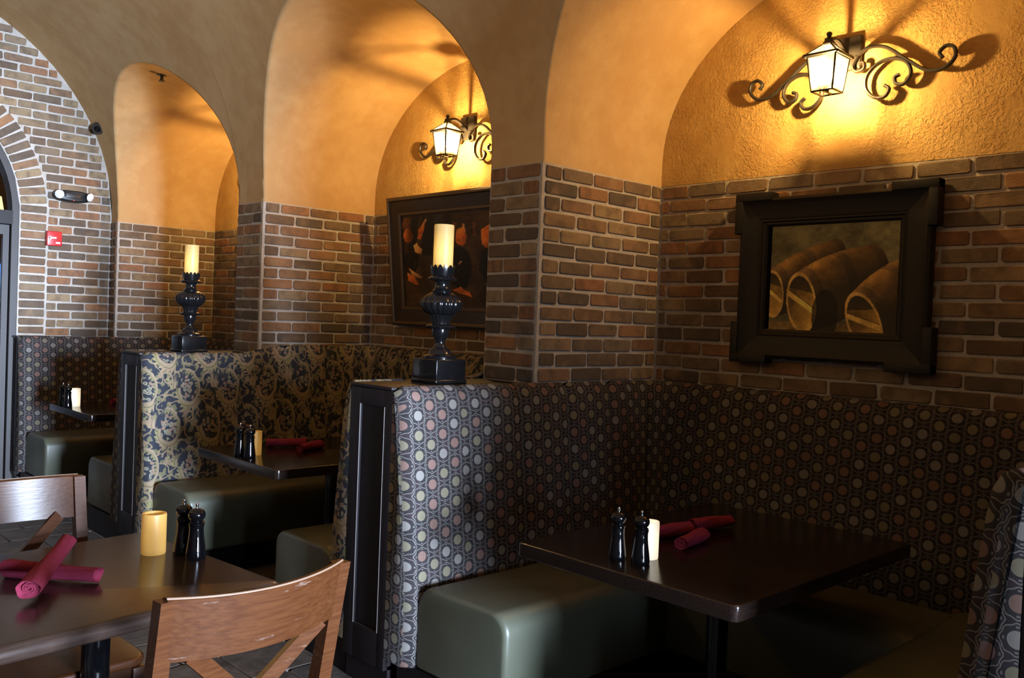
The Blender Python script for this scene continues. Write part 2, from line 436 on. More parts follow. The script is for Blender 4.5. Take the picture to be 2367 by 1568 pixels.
M = dict(
    plaster=m_plaster(), lunette=m_plaster_rough(), brick=m_brick(), mortar=m_mortar(), medallion=m_medallion(), paisley=m_paisley(),
    vinyl=m_vinyl(), slate=m_slate(), paint=m_vcol(),
    ebony=m_wood('wood_espresso', (0.006, 0.004, 0.005), (0.011, 0.008, 0.009), 0.45, spec=0.25),
    bead=plain('wood_bead_worn', (0.10, 0.085, 0.08), 0.35),
    table=m_wood('table_walnut_lacquer', (0.008, 0.005, 0.004), (0.016, 0.009, 0.007), 0.13),
    ftable=m_wood('table_walnut_satin', (0.024, 0.015, 0.012), (0.038, 0.024, 0.019), 0.20),
    chair=m_wood('chair_cherry', (0.046, 0.0142, 0.0046), (0.070, 0.0240, 0.0080), 0.32, 10, (0.22, 0.16, 0.125), spec=0.4),
    chair_edge=plain('chair_worn_edge', (0.20, 0.13, 0.09), 0.5),
    iron=plain('wrought_iron', (0.030, 0.027, 0.025), 0.45, 0.4, 0.5, 0.3, 60, 0.001),
    stick=plain('black_lacquer', (0.007, 0.007, 0.008), 0.18, 0.0, 0.5, 0.3, 40, 0.0008),
    mill=plain('mill_black_gloss', (0.002, 0.002, 0.0025), 0.06, 0, 0.5, 0.1),
    chrome=plain('chrome', (0.75, 0.75, 0.77), 0.12, 1.0),
    napkin=plain('napkin_burgundy', (0.20, 0.024, 0.052), 0.95, 0, 0.1, 0.25, 160, 0.0015),
    darkframe=m_wood('frame_black_oak', (0.007, 0.0065, 0.006), (0.018, 0.016, 0.014), 0.5, 20, spec=0.3),
    brownframe=m_wood('frame_dark_walnut', (0.020, 0.013, 0.008), (0.040, 0.026, 0.016), 0.38, 20),
    gilt=plain('frame_worn_gilt', (0.12, 0.085, 0.045), 0.45, 0.3),
    lglass=m_lantern_glass(), bulb=m_bulb(),
    glass=m_glass('door_glass'), wglass=m_glass('window_glass'),
    candle_lit=m_glow('wax_ivory_lit', (0.46, 0.33, 0.15), (1.0, 0.56, 0.10), 0.95, (-0.028, -0.030, 0.085, 0.11)),
    wax=m_glow('wax_amber_glow', (0.54, 0.31, 0.085), (1.0, 0.50, 0.10), 0.30, (0.0, 0.0, 0.05, 0.13)),  # unlit pillar wax, faint warm glow put into the emission
    wax_white=m_glow('wax_white_glow', (0.88, 0.84, 0.74), (1.0, 0.85, 0.60), 1.1, (0.0, 0.0, 0.05, 0.13)),  # mild emission added for the window light that whitens this wax
    lens=plain('lamp_lens', (0.80, 0.82, 0.85), 0.12), red=plain('alarm_red', (0.50, 0.025, 0.03), 0.3), white=plain('white_plastic', (0.75, 0.75, 0.75), 0.35),
    blackp=plain('black_plastic', (0.012, 0.012, 0.012), 0.35), led=m_emit('led_red', (1.0, 0.05, 0.05), 2.0),
    steel=plain('door_frame_bronze', (0.024, 0.019, 0.018), 0.4, 0.2),
    lobby=plain('lobby_wall_dark', (0.08, 0.06, 0.05), 0.8), blue=m_emit('lobby_window_blue', (0.12, 0.35, 1.0), 1.6),
    warm=m_emit('lobby_lamp_warm', (1.0, 0.72, 0.22), 2.5), frost=m_emit('window_sky', (0.70, 0.84, 1.0), 1.0),
)

# ------------------------------------------------------------------ floor
def floor():
    o = MB().box(XL, D+0.1, YN, YE+1.8, -0.10, -0.012).build('floor', M['mortar']); tag(o, kind='structure')
    S = 0.305; g = 0.009
    meshes = []
    for k in range(5):
        r = random.Random(k); j = lambda: r.uniform(-0.002, 0.002)
        h = S/2-g/2; c = 0.012
        out = [(-h, -h+c), (-h+c, -h), (h-c, -h), (h, -h+c), (h, h-c), (h-c, h), (-h+c, h), (-h, h-c)]
        out = [(x+j(), y+j()) for x, y in out]; n = 8
        v = [(x, y, -0.02) for x, y in out]+[(x, y, -0.004) for x, y in out]+[(x*0.975, y*0.975, 0.0) for x, y in out]
        f = [(i, (i+1) % n, (i+1) % n+n, i+n) for i in range(n)]+[(i+n, (i+1) % n+n, (i+1) % n+2*n, i+2*n) for i in range(n)]+[tuple(range(2*n, 3*n))]
        meshes.append(make_mesh('tile', v, f, M['slate']))
    n = 0
    for i in range(-1, 11):
        for j in range(0, 22):
            x = -0.55-0.305*i+ (0.15 if j % 2 else 0); y = -2.4+0.305*j
            if x < XL+0.2 or n >= 290: continue
            link('tile', meshes[(i*7+j*3) % 5], o, (x, y, 0), (0, 0, PI/2*random.randrange(4))); n += 1
floor()

# ------------------------------------------------------------------ vaulted ceiling (main barrel with one lunette vault per bay)
def vx(z):
    dz = min(max(0.0, z-VZ), VR); return -VR+math.sqrt(max(0, VR*VR-dz*dz))
def arch(yc, t):
    """groin point of the bay vault for arch parameter t"""
    s = math.sin(t); x = 0.0
    for _ in range(25):
        z = AZ+AB*s+SL*(D-x)*s; x = vx(z)
    return x, yc+AA*math.cos(t), z
BAYS = [((Y0+W+Y1)/2), ((Y1+W+Y2)/2), ((Y2+W+Y3)/2)]
def ceiling():
    V = []; F = []; idx = {}
    def vert(key, p):
        if key not in idx: idx[key] = len(V); V.append(p)
        return idx[key]
    NT = 36; M1 = [0, 0.025, 0.07, 0.14, 0.22, 0.31, 0.4, 0.5, 0.6, 0.7, 0.8, 0.9, 1.0]; TH1 = 0.78; M2 = 26
    th0 = math.asin((AZ-VZ)/VR)
    # columns: list of (key, y, theta_start, is_pier)
    cols = []
    def pier(y0, y1, name):
        for k, y in enumerate([y0, y0+0.02, y0+0.06, (y0+y1)/2, y1-0.06, y1-0.02, y1]):
            cols.append((('c', round(y, 5)), y, th0, True))
    def plain_run(y0, y1, n):
        for k in range(n+1): cols.append((('c', round(y0+(y1-y0)*k/n, 5)), y0+(y1-y0)*k/n, th0, True))
    plain_run(YN, Y0, 8); cols.pop()
    for i, (pa, yc) in enumerate(zip((Y0, Y1, Y2), BAYS)):
        pier(pa, pa+W, i)
        ts = [PI-PI*k/NT for k in range(NT+1)]
        cols[-1] = cols[-1]
        for k, t in enumerate(ts):
            x, y, z = arch(yc, t)
            y = round(y, 5)
            cols.append((('c', y) if k in (0, NT) else ('n', i, k), y, math.asin(min(1, (z-VZ)/VR)), False))
    for k, y in enumerate([Y3, Y3+0.02, Y3+0.06, YE]): cols.append((('c', round(y, 5)), y, th0, True))
    def colrow(c, j):
        key, y, ths, pr = c
        if j < len(M1): th = ths+(TH1-ths)*M1[j]
        else: th = TH1+(PI-TH1)*(j-len(M1)+1)/M2
        return vert(key+('r', j), (-VR+VR*math.cos(th), y, VZ+VR*math.sin(th)))
    NR = len(M1)+M2
    for a, b in zip(cols[:-1], cols[1:]):
        if a[0] == b[0]: continue
        for j in range(NR-1): F.append((colrow(a, j), colrow(a, j+1), colrow(b, j+1), colrow(b, j)))
        if a[3] and b[3]:
            lo = [vert(a[0]+('z', 0), (0, a[1], ZB)), vert(a[0]+('z', 1), (0, a[1], VZ)), vert(b[0]+('z', 1), (0, b[1], VZ)), vert(b[0]+('z', 0), (0, b[1], ZB))]
            F.append(lo); F.append([lo[1], colrow(a, 0), colrow(b, 0), lo[2]])
    SJ = [0, 0.02, 0.055, 0.11, 0.2, 0.3, 0.42, 0.55, 0.68, 0.8, 0.9, 0.96, 1.0]
    for i, yc in enumerate(BAYS):
        ts = [PI-PI*k/NT for k in range(NT+1)]
        def bv(k, j):
            x, y, z = arch(yc, ts[k]); y = round(y, 5)
            if j == 0: return colrow((('c', y) if k in (0, NT) else ('n', i, k), y, math.asin(min(1, (z-VZ)/VR)), False), 0)
            xx = x+(D-x)*SJ[j]; s = math.sin(ts[k])
            return vert(('b', i, k, j), (xx, y, AZ+AB*s+SL*(D-xx)*s))
        for k in range(NT):
            for j in range(len(SJ)-1): F.append((bv(k, j), bv(k, j+1), bv(k+1, j+1), bv(k+1, j)))
        for k in (0, NT):
            y = round(arch(yc, ts[k])[1], 5)
            for j in range(len(SJ)-1):
                def low(j):
                    if j == 0: return vert(('c', y, 'z', 0), (0, y, ZB))
                    return vert(('low', i, k, j), (D*SJ[j], y, ZB))
                q = [low(j), low(j+1), bv(k, j+1), bv(k, j)]
                F.append(q)
    me = make_mesh('ceiling', V, F, M['plaster'], True)
    import bmesh
    bm = bmesh.new(); bm.from_mesh(me); bmesh.ops.recalc_face_normals(bm, faces=bm.faces[:]); bm.to_mesh(me); bm.free()
    o = link('ceiling', me); tag(o, kind='structure')
    return o
CEIL = ceiling()

# ------------------------------------------------------------------ bricks
def brick_meshes():
    out = []
    for k in range(9):
        r = random.Random(100+k); L, H = 0.2025, 0.0550; c = r.uniform(0.004, 0.009)
        j = lambda s=0.0022: r.uniform(-s, s)
        pts = [(-L/2, -H/2+c), (-L/2+c, -H/2), (L/2-c, -H/2), (L/2, -H/2+c), (L/2, H/2-c), (L/2-c, H/2), (-L/2+c, H/2), (-L/2, H/2-c)]
        pts = [(x+j(), z+j()) for x, z in pts]; n = 8
        f1, f2 = 0.0035+j(0.0010), 0.0065
        v = [(x, 0.012, z) for x, z in pts]+[(x, -f1, z) for x, z in pts]+[(x*0.975, -f2+j(0.0012), z*0.88) for x, z in pts]
        f = [(i, (i+1) % n, (i+1) % n+n, i+n) for i in range(n)]+[(i+n, (i+1) % n+n, (i+1) % n+2*n, i+2*n) for i in range(n)]+[tuple(range(2*n, 3*n))]
        me = make_mesh('brick', v, f, M['brick'])
        out.append(me)
    return out
BR = brick_meshes(); _bk = [0]
def brick(parent, p, rz, sx, sz=1.0, tilt=0.0, name='brick'):
    _bk[0] += 1
    return link(name, BR[(_bk[0]*5+_bk[0]//7) % 9], parent, p, (0, tilt+random.uniform(-0.008, 0.008), rz), (sx, 1.0, sz*random.uniform(0.96, 1.04)))
def run_bricks(parent, org, du, rz, spans, zc, stag, g=0.0135):
    """one course: bricks laid along direction du from org, inside the (u0,u1) spans, at height zc"""
    for (u0, u1) in spans:
        k = math.floor((u0-stag)/BP)-1
        while True:
            a = max(u0, stag+k*BP); b = min(u1, stag+(k+1)*BP); k += 1
            if a >= u1-0.02: break
            if b-a < 0.035: continue
            m = (a+b)/2+random.uniform(-0.002, 0.002); ln = (b-a)-g+random.uniform(-0.004, 0.003)
            brick(parent, (org[0]+du[0]*m, org[1]+du[1]*m, zc+random.uniform(-0.0025, 0.0025)), rz, ln/0.2025)
ROWS = 16
def zrow(i): return ZB-CH*(i+0.5)
def pier_wall(name, ya, yb, side_bricks=True, far_side=False):
    x1 = D+0.25
    o = MB().box(0.0, x1, ya, yb, 0, ZB).build(name, M['mortar']); tag(o, kind='structure')
    for i in range(ROWS):
        z = zrow(i); st = 0.0 if i % 2 else BP/2
        if yb-ya > 0.25:    # front face: rz=-90 deg faces -x ; u runs -y so start at far side
            run_bricks(o, (0, yb), (0, -1), -PI/2, [(0.0, yb-ya-0.008)], z, BP if i % 2 else BP/2)
        else:
            run_bricks(o, (0, yb), (0, -1), -PI/2, [(0.0, yb-ya-0.008)], z, -0.05)
        if side_bricks: run_bricks(o, (0, ya), (1, 0), 0, [(0.012, D)], z, st+0.012)
        if far_side: run_bricks(o, (D, yb), (-1, 0), PI, [(0.0, D-0.012)], z, st)
    return o
pier_wall('wall_pier_nearest', Y0, Y0+W, False, True)
pier_wall('wall_pier_near', Y1, Y1+W)
pier_wall('wall_pier_middle', Y2, Y2+W)
pier_wall('wall_pier_far', Y3, YE+0.1)
for nm, yc in zip(('near', 'middle', 'far'), BAYS):
    o = MB().box(D, D+0.2, yc-AA, yc+AA, 0, ZB+0.002).build('wall_niche_'+nm, M['mortar']); tag(o, kind='structure')
    for i in range(ROWS):
        run_bricks(o, (D, yc+AA), (0, -1), -PI/2, [(0.012, 2*AA-0.01)], zrow(i), (0.06 if i % 2 else 0.06+BP/2))
    # plaster lunette above the brick
    NT = 40; v = []; f = []
    for k in range(NT+1):
        t = PI*k/NT; y = yc+AA*math.cos(t); z = AZ+AB*math.sin(t)
        v += [(D, y, ZB), (D, y, z)]
        if k: f.append((2*k-2, 2*k, 2*k+1, 2*k-1))
    obj('lunette_plaster', v, f, M['lunette'], o)

# ------------------------------------------------------------------ end wall with arched doorway
XD = -1.63; RO = 1.135; RI = 0.935; ZS = 2.15
def end_wall():
    xs = sorted(set([round(XL+(0-XL)*k/90, 4) for k in range(91)]+[XD-RI, XD+RI])); v = []; f = []; yb = YE+0.0
    def top(x): return VZ+math.sqrt(max(0, VR*VR-(x+VR)**2))
    for a, b in zip(xs[:-1], xs[1:]):
        mid = (a+b)/2
        def bot(x): return ZS+math.sqrt(max(0, RI*RI-(x-XD)**2)) if abs(mid-XD) < RI else 0.0
        n = len(v); v += [(a, yb, bot(a)), (b, yb, bot(b)), (b, yb, top(b)+0.02), (a, yb, top(a)+0.02)]; f.append((n, n+1, n+2, n+3))
        if abs(mid-XD) < RI:
            n = len(v); v += [(a, yb, bot(a)), (b, yb, bot(b)), (b, yb+0.22, bot(b)), (a, yb+0.22, bot(a))]; f.append((n, n+1, n+2, n+3))
    for x in (XD-RI, XD+RI):
        n = len(v); v += [(x, yb, 0), (x, yb+0.22, 0), (x, yb+0.22, ZS), (x, yb, ZS)]; f.append((n, n+1, n+2, n+3))
    o = obj('wall_end', v, f, M['mortar']); tag(o, kind='structure')
    zmin = 1.10; i = 0
    z = ZB+CH*22.5-CH*0.0
    rows = []
    zz = zrow(0)
    k = -24
    while True:
        z = zrow(k); k += 1
        if z < zmin: break
        if z+CH/2 > VZ+VR-0.03: continue
        hw = math.sqrt(max(0, VR*VR-max(0, z+0.02-VZ)**2)) - 0.006
        xr, xl = -VR+hw, -VR-hw
        if z < ZS: ho = RO
        else: ho = math.sqrt(max(0, RO*RO-(z-ZS)**2)) if z-ZS < RO else 0
        st = BP/2 if k % 2 else 0.0
        spans = [(xl, XD-ho-0.004), (XD+ho+0.004, xr)] if ho > 0 else [(xl, xr)]
        spans = [(a, b) for a, b in spans if b-a > 0.04]
        run_bricks(o, (0, YE), (1, 0), 0, spans, z, st-0.09)
    # voussoirs and header jambs around the opening
    rm = (RO+RI)/2+0.002; na = int(PI*rm/CH)
    for k in range(na):
        a = PI*(k+0.5)/na
        brick(o, (XD+rm*math.cos(a), YE, ZS+rm*math.sin(a)), 0, 0.92, 1.0, -a, 'voussoir')
    for s in (-1, 1):
        z = ZS-CH/2
        while z > zmin:
            brick(o, (XD+s*rm, YE, z), 0, 0.90, 1.0, 0, 'brick'); z -= CH
    return o
end_wall()

def arch_band(r0, r1, y0, y1, zs, a0=0.0, a1=PI, n=40):
    mb = MB()
    for k in range(n):
        a, b = a0+(a1-a0)*k/n, a0+(a1-a0)*(k+1)/n
        p = lambda r, t, y: (XD+r*math.cos(t), y, zs+r*math.sin(t))
        v = [p(r0, a, y0), p(r1, a, y0), p(r1, b, y0), p(r0, b, y0), p(r0, a, y1), p(r1, a, y1), p(r1, b, y1), p(r0, b, y1)]
        mb.add(v, [(0, 1, 2, 3), (7, 6, 5, 4), (0, 3, 7, 4), (1, 5, 6, 2)])
    return mb
def door():
    r = empty('door_1', (XD, YE+0.08, 0)); tag(r, kind='structure')
    def loc(mb, n, m, par=r, sm=False):
        mb.v = [(x-XD, y-YE-0.08, z) for x, y, z in mb.v]; return mb.build(n, m, par, sm)
    ya, yb = YE+0.005, YE+0.14
    fr = arch_band(RI-0.050, RI-0.002, ya, yb, ZS)
    for s in (-1, 1): fr.box(XD+s*(RI-0.050), XD+s*(RI-0.002), ya, yb, 0, ZS)
    loc(fr, 'door_frame', M['steel'])
    loc(MB().box(XD-RI+0.045, XD+RI-0.045, ya-0.004, yb, 2.05, 2.155), 'transom_bar', M['ebony'])
    loc(MB().box(XD-0.03, XD+0.03, ya+0.01, yb, 2.155, ZS+RI-0.045), 'transom_mullion', M['steel'])
    gl = MB(); n = 24; ri = RI-0.050
    v = [(XD, YE+0.07, 2.155)]+[(XD+ri*math.cos(PI*k/n), YE+0.07, ZS+ri*math.sin(PI*k/n)) for k in range(n+1)]
    gl.add(v, [(0, k+1, k+2) for k in range(n)]); loc(gl, 'fanlight_pane', M['glass'])
    for s in (-1, 1):
        x0, x1 = sorted((XD+s*0.006, XD+s*(ri-0.006)))
        d = MB().box(x0, x0+0.042, YE+0.05, YE+0.095, 0.01, 2.045).box(x1-0.042, x1, YE+0.05, YE+0.095, 0.01, 2.045)
        d.box(x0+0.042, x1-0.042, YE+0.05, YE+0.095, 0.01, 0.22).box(x0+0.042, x1-0.042, YE+0.05, YE+0.095, 1.97, 2.045)
        lf = loc(d, 'door_leaf', M['steel'])
        loc(MB().box(x0+0.042, x1-0.042, YE+0.068, YE+0.074, 0.22, 1.97), 'pane', M['glass'], lf)
        hx = XD+s*0.035
        loc(MB().tube([(hx, YE+0.05, 0.95), (hx, YE+0.01, 0.95), (hx, YE+0.01, 1.25), (hx, YE+0.05, 1.25)], 0.011), 'handle', M['chrome'], lf, True)
door()
def lobby():
    o = MB()
    x0, x1, y0, y1, z1 = XL+0.3, 0.9, YE+0.22, YE+1.75, 3.4
    o.add([(x0, y1, 0), (x1, y1, 0), (x1, y1, z1), (x0, y1, z1)], [(0, 1, 2, 3)])
    o.add([(x1, y0, 0), (x1, y1, 0), (x1, y1, z1), (x1, y0, z1)], [(0, 1, 2, 3)])
    o.add([(x0, y0, 0), (x0, y1, 0), (x0, y1, z1), (x0, y0, z1)], [(0, 1, 2, 3)])
    o.add([(x0, y0, z1), (x0, y1, z1), (x1, y1, z1), (x1, y0, z1)], [(0, 1, 2, 3)])
    w = o.build('wall_lobby', M['lobby']); tag(w, kind='structure')
    wn = MB().box(-0.43, -0.335, y1-0.03, y1-0.01, 0.15, 1.80).build('window_2', M['blue']); tag(wn, kind='structure')
    l = empty('pendant_lamp', (-0.655, YE+0.8, 2.225)); tag(l, 'small warm yellow pendant lamp seen through the arched doorway glass', 'lamp')
    MB().lathe([(0.001, 0.12), (0.03, 0.11), (0.045, 0.02), (0.048, 0.0), (0.043, -0.02), (0.02, -0.03), (0.001, -0.031)], 20).build('lamp_shade', M['warm'], l, True)
    MB().tube([(0, 0, 0.11), (0, 0, 1.17)], 0.006).build('cord', M['blackp'], l)
lobby()

# ------------------------------------------------------------------ remaining shell: near wall with windows, left wall, right wall past the booths
def shell():
    xs = sorted(set([XL, 0.0]+[x for w in WIN for x in w]+[round(XL+(0-XL)*k/40, 4) for k in range(41)]))
    def top(x): return VZ+math.sqrt(max(0, VR*VR-(x+VR)**2))+0.02
    v = []; f = []
    def quad(a, b, za0, zb0, za1, zb1):
        n = len(v); v.extend([(a, YN, za0), (b, YN, zb0), (b, YN, zb1), (a, YN, za1)]); f.append((n, n+1, n+2, n+3))
    for a, b in zip(xs[:-1], xs[1:]):
        m = (a+b)/2
        if any(w[0] < m < w[1] for w in WIN):
            quad(a, b, 0, 0, 0.40, 0.40); quad(a, b, 2.30, 2.30, top(a), top(b))
        else: quad(a, b, 0, 0, top(a), top(b))
    tag(obj('wall_near', v, f, M['plaster']), kind='structure')
    wa, wb, wc = -7.07, -6.13, 0.72
    q = lambda y0, y1, z0, z1: [(XL, y0, z0), (XL, y1, z0), (XL, y1, z1), (XL, y0, z1)]
    lw = q(YN, wa, 0, VZ+0.1)+q(wb, YE, 0, VZ)+q(wa, wb, 0, wc)
    tag(obj('wall_left', lw, [(0, 1, 2, 3), (4, 5, 6, 7), (8, 9, 10, 11)], M['lobby']), kind='structure')
    r = empty('window_1', (XL-0.03, (wa+wb)/2, wc)); tag(r, kind='structure'); hw = (wb-wa)/2
    MB().box(-0.02, 0.03, -hw, -hw+0.03, 0, VZ-wc).box(-0.02, 0.03, hw-0.03, hw, 0, VZ-wc).box(-0.02, 0.03, -hw, hw, 0, 0.03).box(-0.02, 0.03, -hw, hw, VZ-wc-0.03, VZ-wc).build('window_frame', M['steel'], r)
    MB().box(-0.045, -0.04, -hw, hw, 0, VZ-wc).build('pane', M['wglass'], r)
    tag(MB().box(XB, 0.0, YN, Y0-0.002, 0, 3.75).build('wall_right', M['lobby']), kind='structure')   # the wall steps out past the last booth
    for k, (a, b) in enumerate(WIN):
        r = empty('window_%d' % (k+3), ((a+b)/2, YN-0.03, 0.40)); tag(r, kind='structure')
        ox, oy, oz = (a+b)/2, YN-0.03, 0.40
        mb = MB()
        for x0, x1, z0, z1 in ((a, a+0.03, .40, 2.30), (b-0.03, b, .40, 2.30), (a, b, .40, .43), (a, b, 2.27, 2.30)):
            mb.box(x0-ox, x1-ox, -0.04, 0.02, z0-oz, z1-oz)
        mb.build('window_frame', M['steel'], r)
        MB().box(a-ox, b-ox, -0.055, -0.05, 0, 1.90).build('pane', M['wglass'], r)
shell()

# ------------------------------------------------------------------ booth dividers with panelled wooden ends
def divider(yk, label, y0=0.039, y1=0.317):
    r = empty('booth_divider', (XB, yk+(y0+y1)/2, 0)); tag(r, label, 'booth divider', 'wooden booth dividers')
    w = (y1-y0)/2; px = 0.018
    MB().box(px, -XB-0.009, -w, w, 0.10, ZT-0.004).build('core', M['ebony'], r)
    MB().rbox(-0.006, -XB-0.009, -w, w, ZT-0.014, ZT, 0.004).build('cap', M['ebony'], r, True)
    MB().box(0.02, -XB-0.009, -w, w, 0, 0.115).build('plinth', M['ebony'], r)
    if w > 0.1:
        iy0, iy1, iz0, iz1 = -w+0.047, w-0.067, 0.235, 1.105
        fr = MB().rbox(0, px, -w, iy0, 0.10, ZT-0.015, 0.003).rbox(0, px, iy1, w, 0.10, ZT-0.015, 0.003)
        fr.rbox(0.0005, px, iy0-0.002, iy1+0.002, 0.10, iz0, 0.003).rbox(0.0005, px, iy0-0.002, iy1+0.002, iz1, ZT-0.015, 0.003)
        e = fr.build('end_frame', M['ebony'], r, True)
        MB().box(0.012, px+0.004, iy0, iy1, iz0, iz1).build('recessed_panel', M['ebony'], r)
        b = MB(); t = 0.0016
        for y in (iy0+0.001, iy1-0.001): b.tube([(-0.0005, y, iz0), (-0.0005, y, iz1)], t, 6)
        for z in (iz0, iz1): b.tube([(0.008, iy0, z), (0.008, iy1, z)], t*0.6, 6)
        b.build('bead_moulding', M['bead'], r, True)
    else:
        b = MB()
        for y in (-w+0.02, w-0.02): b.tube([(0.010, y, 0.12), (0.010, y, ZT-0.02)], 0.006, 8)
        b.build('bead_moulding', M['ebony'], r, True)
        MB().box(0.012, px+0.004, -w, w, 0.1, ZT-0.015).build('end_panel', M['ebony'], r)
divider(Y1, 'dark wood divider with panelled end, nearest fully visible one, holding the closer candlestick')
divider(Y2, 'dark wood divider with panelled end below the farther candlestick')
divider(Y0, 'dark wood divider end cut off by the right edge of the photo')
divider(YE-0.16, 'narrow dark wood end panel beside the arched doorway', 0.03, 0.145)

# ------------------------------------------------------------------ banquettes
PROF = [(0.0, 0.150), (0.140, 0.150), (0.152, 0.165), (0.156, 0.30), (0.150, 0.46), (0.128, 0.70), (0.104, 0.92), (0.086, 1.08), (0.074, 1.145), (0.058, 1.176), (0.034, 1.190), (0.008, 1.190), (0.0, 1.18)]
def banquette(label, ya, yb, mat, zup, near_open=True):
    """U-shaped bench of a bay: ya/yb are the divider faces at the near and far side"""
    r = empty('banquette', (0.0, (ya+yb)/2, 0)); ox, oy = 0.0, (ya+yb)/2; tag(r, label, 'booth seating', 'upholstered booth banquettes')
    R = 0.22; XA = XB+0.0; xb = D-0.005
    L1 = xb-R-XA; La = R*PI/2; L2 = (yb-R)-(ya+R)
    tot = 2*L1+2*La+L2
    def path(s):
        """point and inward normal on the U line, from the far-side open end round to the near side"""
        if s < L1: return (XA+s, yb), (0, -1)
        s -= L1
        if s < La:
            a = s/R; return (xb-R+R*math.sin(a), yb-R+R*math.cos(a)), (-math.sin(a), -math.cos(a))
        s -= La
        if s < L2: return (xb, yb-R-s), (-1, 0)
        s -= L2
        if s < La:
            a = s/R; return (xb-R+R*math.cos(a), ya+R-R*math.sin(a)), (-math.cos(a), math.sin(a))
        s -= La
        return (xb-R-s, ya), (0, 1)
    nseg = round(tot/0.305)
    bounds = [tot*k/nseg for k in range(nseg+1)]
    # profile length for the cloth v coordinate
    vl = [0]
    for (a, b), (c, d) in zip(PROF[:-1], PROF[1:]): vl.append(vl[-1]+math.hypot(c-a, d-b))
    for k in range(nseg):
        s0, s1 = bounds[k], bounds[k+1]; n = 10; v = []; f = []; uv = []; m = len(PROF)
        for i in range(n+1):
            t = i/n; s = s0+(s1-s0)*t
            e = min(t, 1-t)*(s1-s0)                     # distance to the seam
            pinch = 0.011*math.exp(-(e/0.010)**1.0)
            end = 0.0
            if k == 0: end = max(0, 0.035-(s-s0))
            if k == nseg-1: end = max(0, 0.035-(s1-s))
            shrink = 0.030*(1-math.sqrt(max(0, 1-(end/0.035)**2))) if end > 0 else 0
            (px, py), (nx, ny) = path(min(s, tot-1e-6))
            lift = 0.0
            if zup: lift = zup*min(1, max(0, (px+0.10)/0.25))
            for q, (d, z) in enumerate(PROF):
                dd = d
                if d > 0.03: dd = max(0.0, d-pinch-shrink)
                zz = z
                if z > 1.12: zz = z-pinch*0.5-shrink*0.6
                if z > 0.5: zz += lift*(z-0.5)/0.69
                vx_, vy_ = px+nx*dd, py+ny*dd
                if vx_ > -0.01: vy_ = min(max(vy_, ya+0.0195), yb-0.047)      # stay clear of the pier brick
                v.append((min(vx_, D-0.008)-ox, vy_-oy, zz)); uv.append((s, vl[q]+ (0.37 if mat == 'paisley' else 0)))
        for i in range(n):
            for q in range(m-1): f.append((i*m+q, i*m+q+1, (i+1)*m+q+1, (i+1)*m+q))
        f.append(tuple(range(m))[::-1]); f.append(tuple(n*m+q for q in range(m)))
        me = make_mesh('back_panel', v, f, M[mat], False, uv); auto_smooth(me, 1.0)
        if k in (0, nseg-1):           # cloth is wrapped round the open end: map it from the end view
            ul = me.uv_layers[0]; pol = me.polygons[len(me.polygons)-2 if k == 0 else len(me.polygons)-1]
            for li in pol.loop_indices:
                co = me.vertices[me.loops[li].vertex_index].co; ul.data[li].uv = (co.y+0.03, co.z+0.2)
        link('back_panel', me, r)
    # seats: domed cushions, far side, back, near side
    def seat(sx0, sx1, d0, d1, ztop, rr=0.095, axis='x', c=None):
        cs = []
        for k in range(9): a = PI-PI/2*k/8; cs.append((d0+rr+rr*math.cos(a), ztop-rr+rr*math.sin(a)))
        r2 = 0.07
        for k in range(9): a = PI/2-PI/2*k/8; cs.append((d1-r2+r2*math.cos(a), ztop-r2+r2*math.sin(a)))
        cs += [(d1, 0.165), (d1-0.012, 0.152), (d0+0.012, 0.152), (d0, 0.165)]
        cd = (sum(p[0] for p in cs)/len(cs), 0.30)
        st = []
        rb = 0.022
        for k in range(6):
            a = PI/2*k/5; st.append((rb*(1-math.sin(a)), rb*(1-math.cos(a))))      # (inset along, shrink)
        rings = [(sx0+rb-rb*math.sin(PI/2*(5-k)/5), rb*(1-math.cos(PI/2*(5-k)/5))) for k in range(6)]
        rings += [(sx0+(sx1-sx0)*t, 0) for t in (0.25, 0.5, 0.75)]
        rings += [(sx1-rb+rb*math.sin(PI/2*k/5), rb*(1-math.cos(PI/2*k/5))) for k in range(6)]
        return cs, cd, rings
    def seat_mesh(sx0, sx1, d0, d1, ztop, fn, nm='seat_cushion'):
        cs, cd, rings = seat(sx0, sx1, d0, d1, ztop); v = []; f = []; m = len(cs)
        for a, sh in rings:
            for (d, z) in cs:
                ln = math.hypot(d-cd[0], z-cd[1]); k = (ln-sh)/ln
                x, y = fn(a, cd[0]+(d-cd[0])*k); v.append((x-ox, y-oy, cd[1]+(z-cd[1])*k))
        for i in range(len(rings)-1):
            for q in range(m): f.append((i*m+q, i*m+(q+1) % m, (i+1)*m+(q+1) % m, (i+1)*m+q))
        f.append(tuple(range(m))[::-1]); f.append(tuple((len(rings)-1)*m+q for q in range(m)))
        mb = MB(); mb.v = v; mb.f = f; return mb.build(nm, M['vinyl'], r, 0.9)
    d0, d1, zt = 0.142, 0.625, 0.468
    seat_mesh(XB+0.035, D-0.03, d0, d1, zt, lambda a, d: (a, yb-d))
    seat_mesh(XB+0.035, D-0.03, d0, d1, zt, lambda a, d: (a, ya+d))
    seat_mesh(ya+d1-0.05, yb-d1+0.05, d0, d1, zt, lambda a, d: (D-d, a))
    b = MB()
    b.box(XB+0.03, D-0.02, yb-d1+0.06-oy, yb-0.047-oy, 0, 0.15).box(XB+0.03, D-0.02, ya+0.02-oy, ya+d1-0.06-oy, 0, 0.15).box(D-d1+0.06, D-0.02, ya+d1-0.1-oy, yb-d1+0.1-oy, 0, 0.15)
    b.build('plinth', M['ebony'], r)
banquette('U-shaped booth bench in medallion fabric with olive vinyl seats, nearest, under the barrel painting', Y0+0.317, Y1+0.039, 'medallion', 0.0)
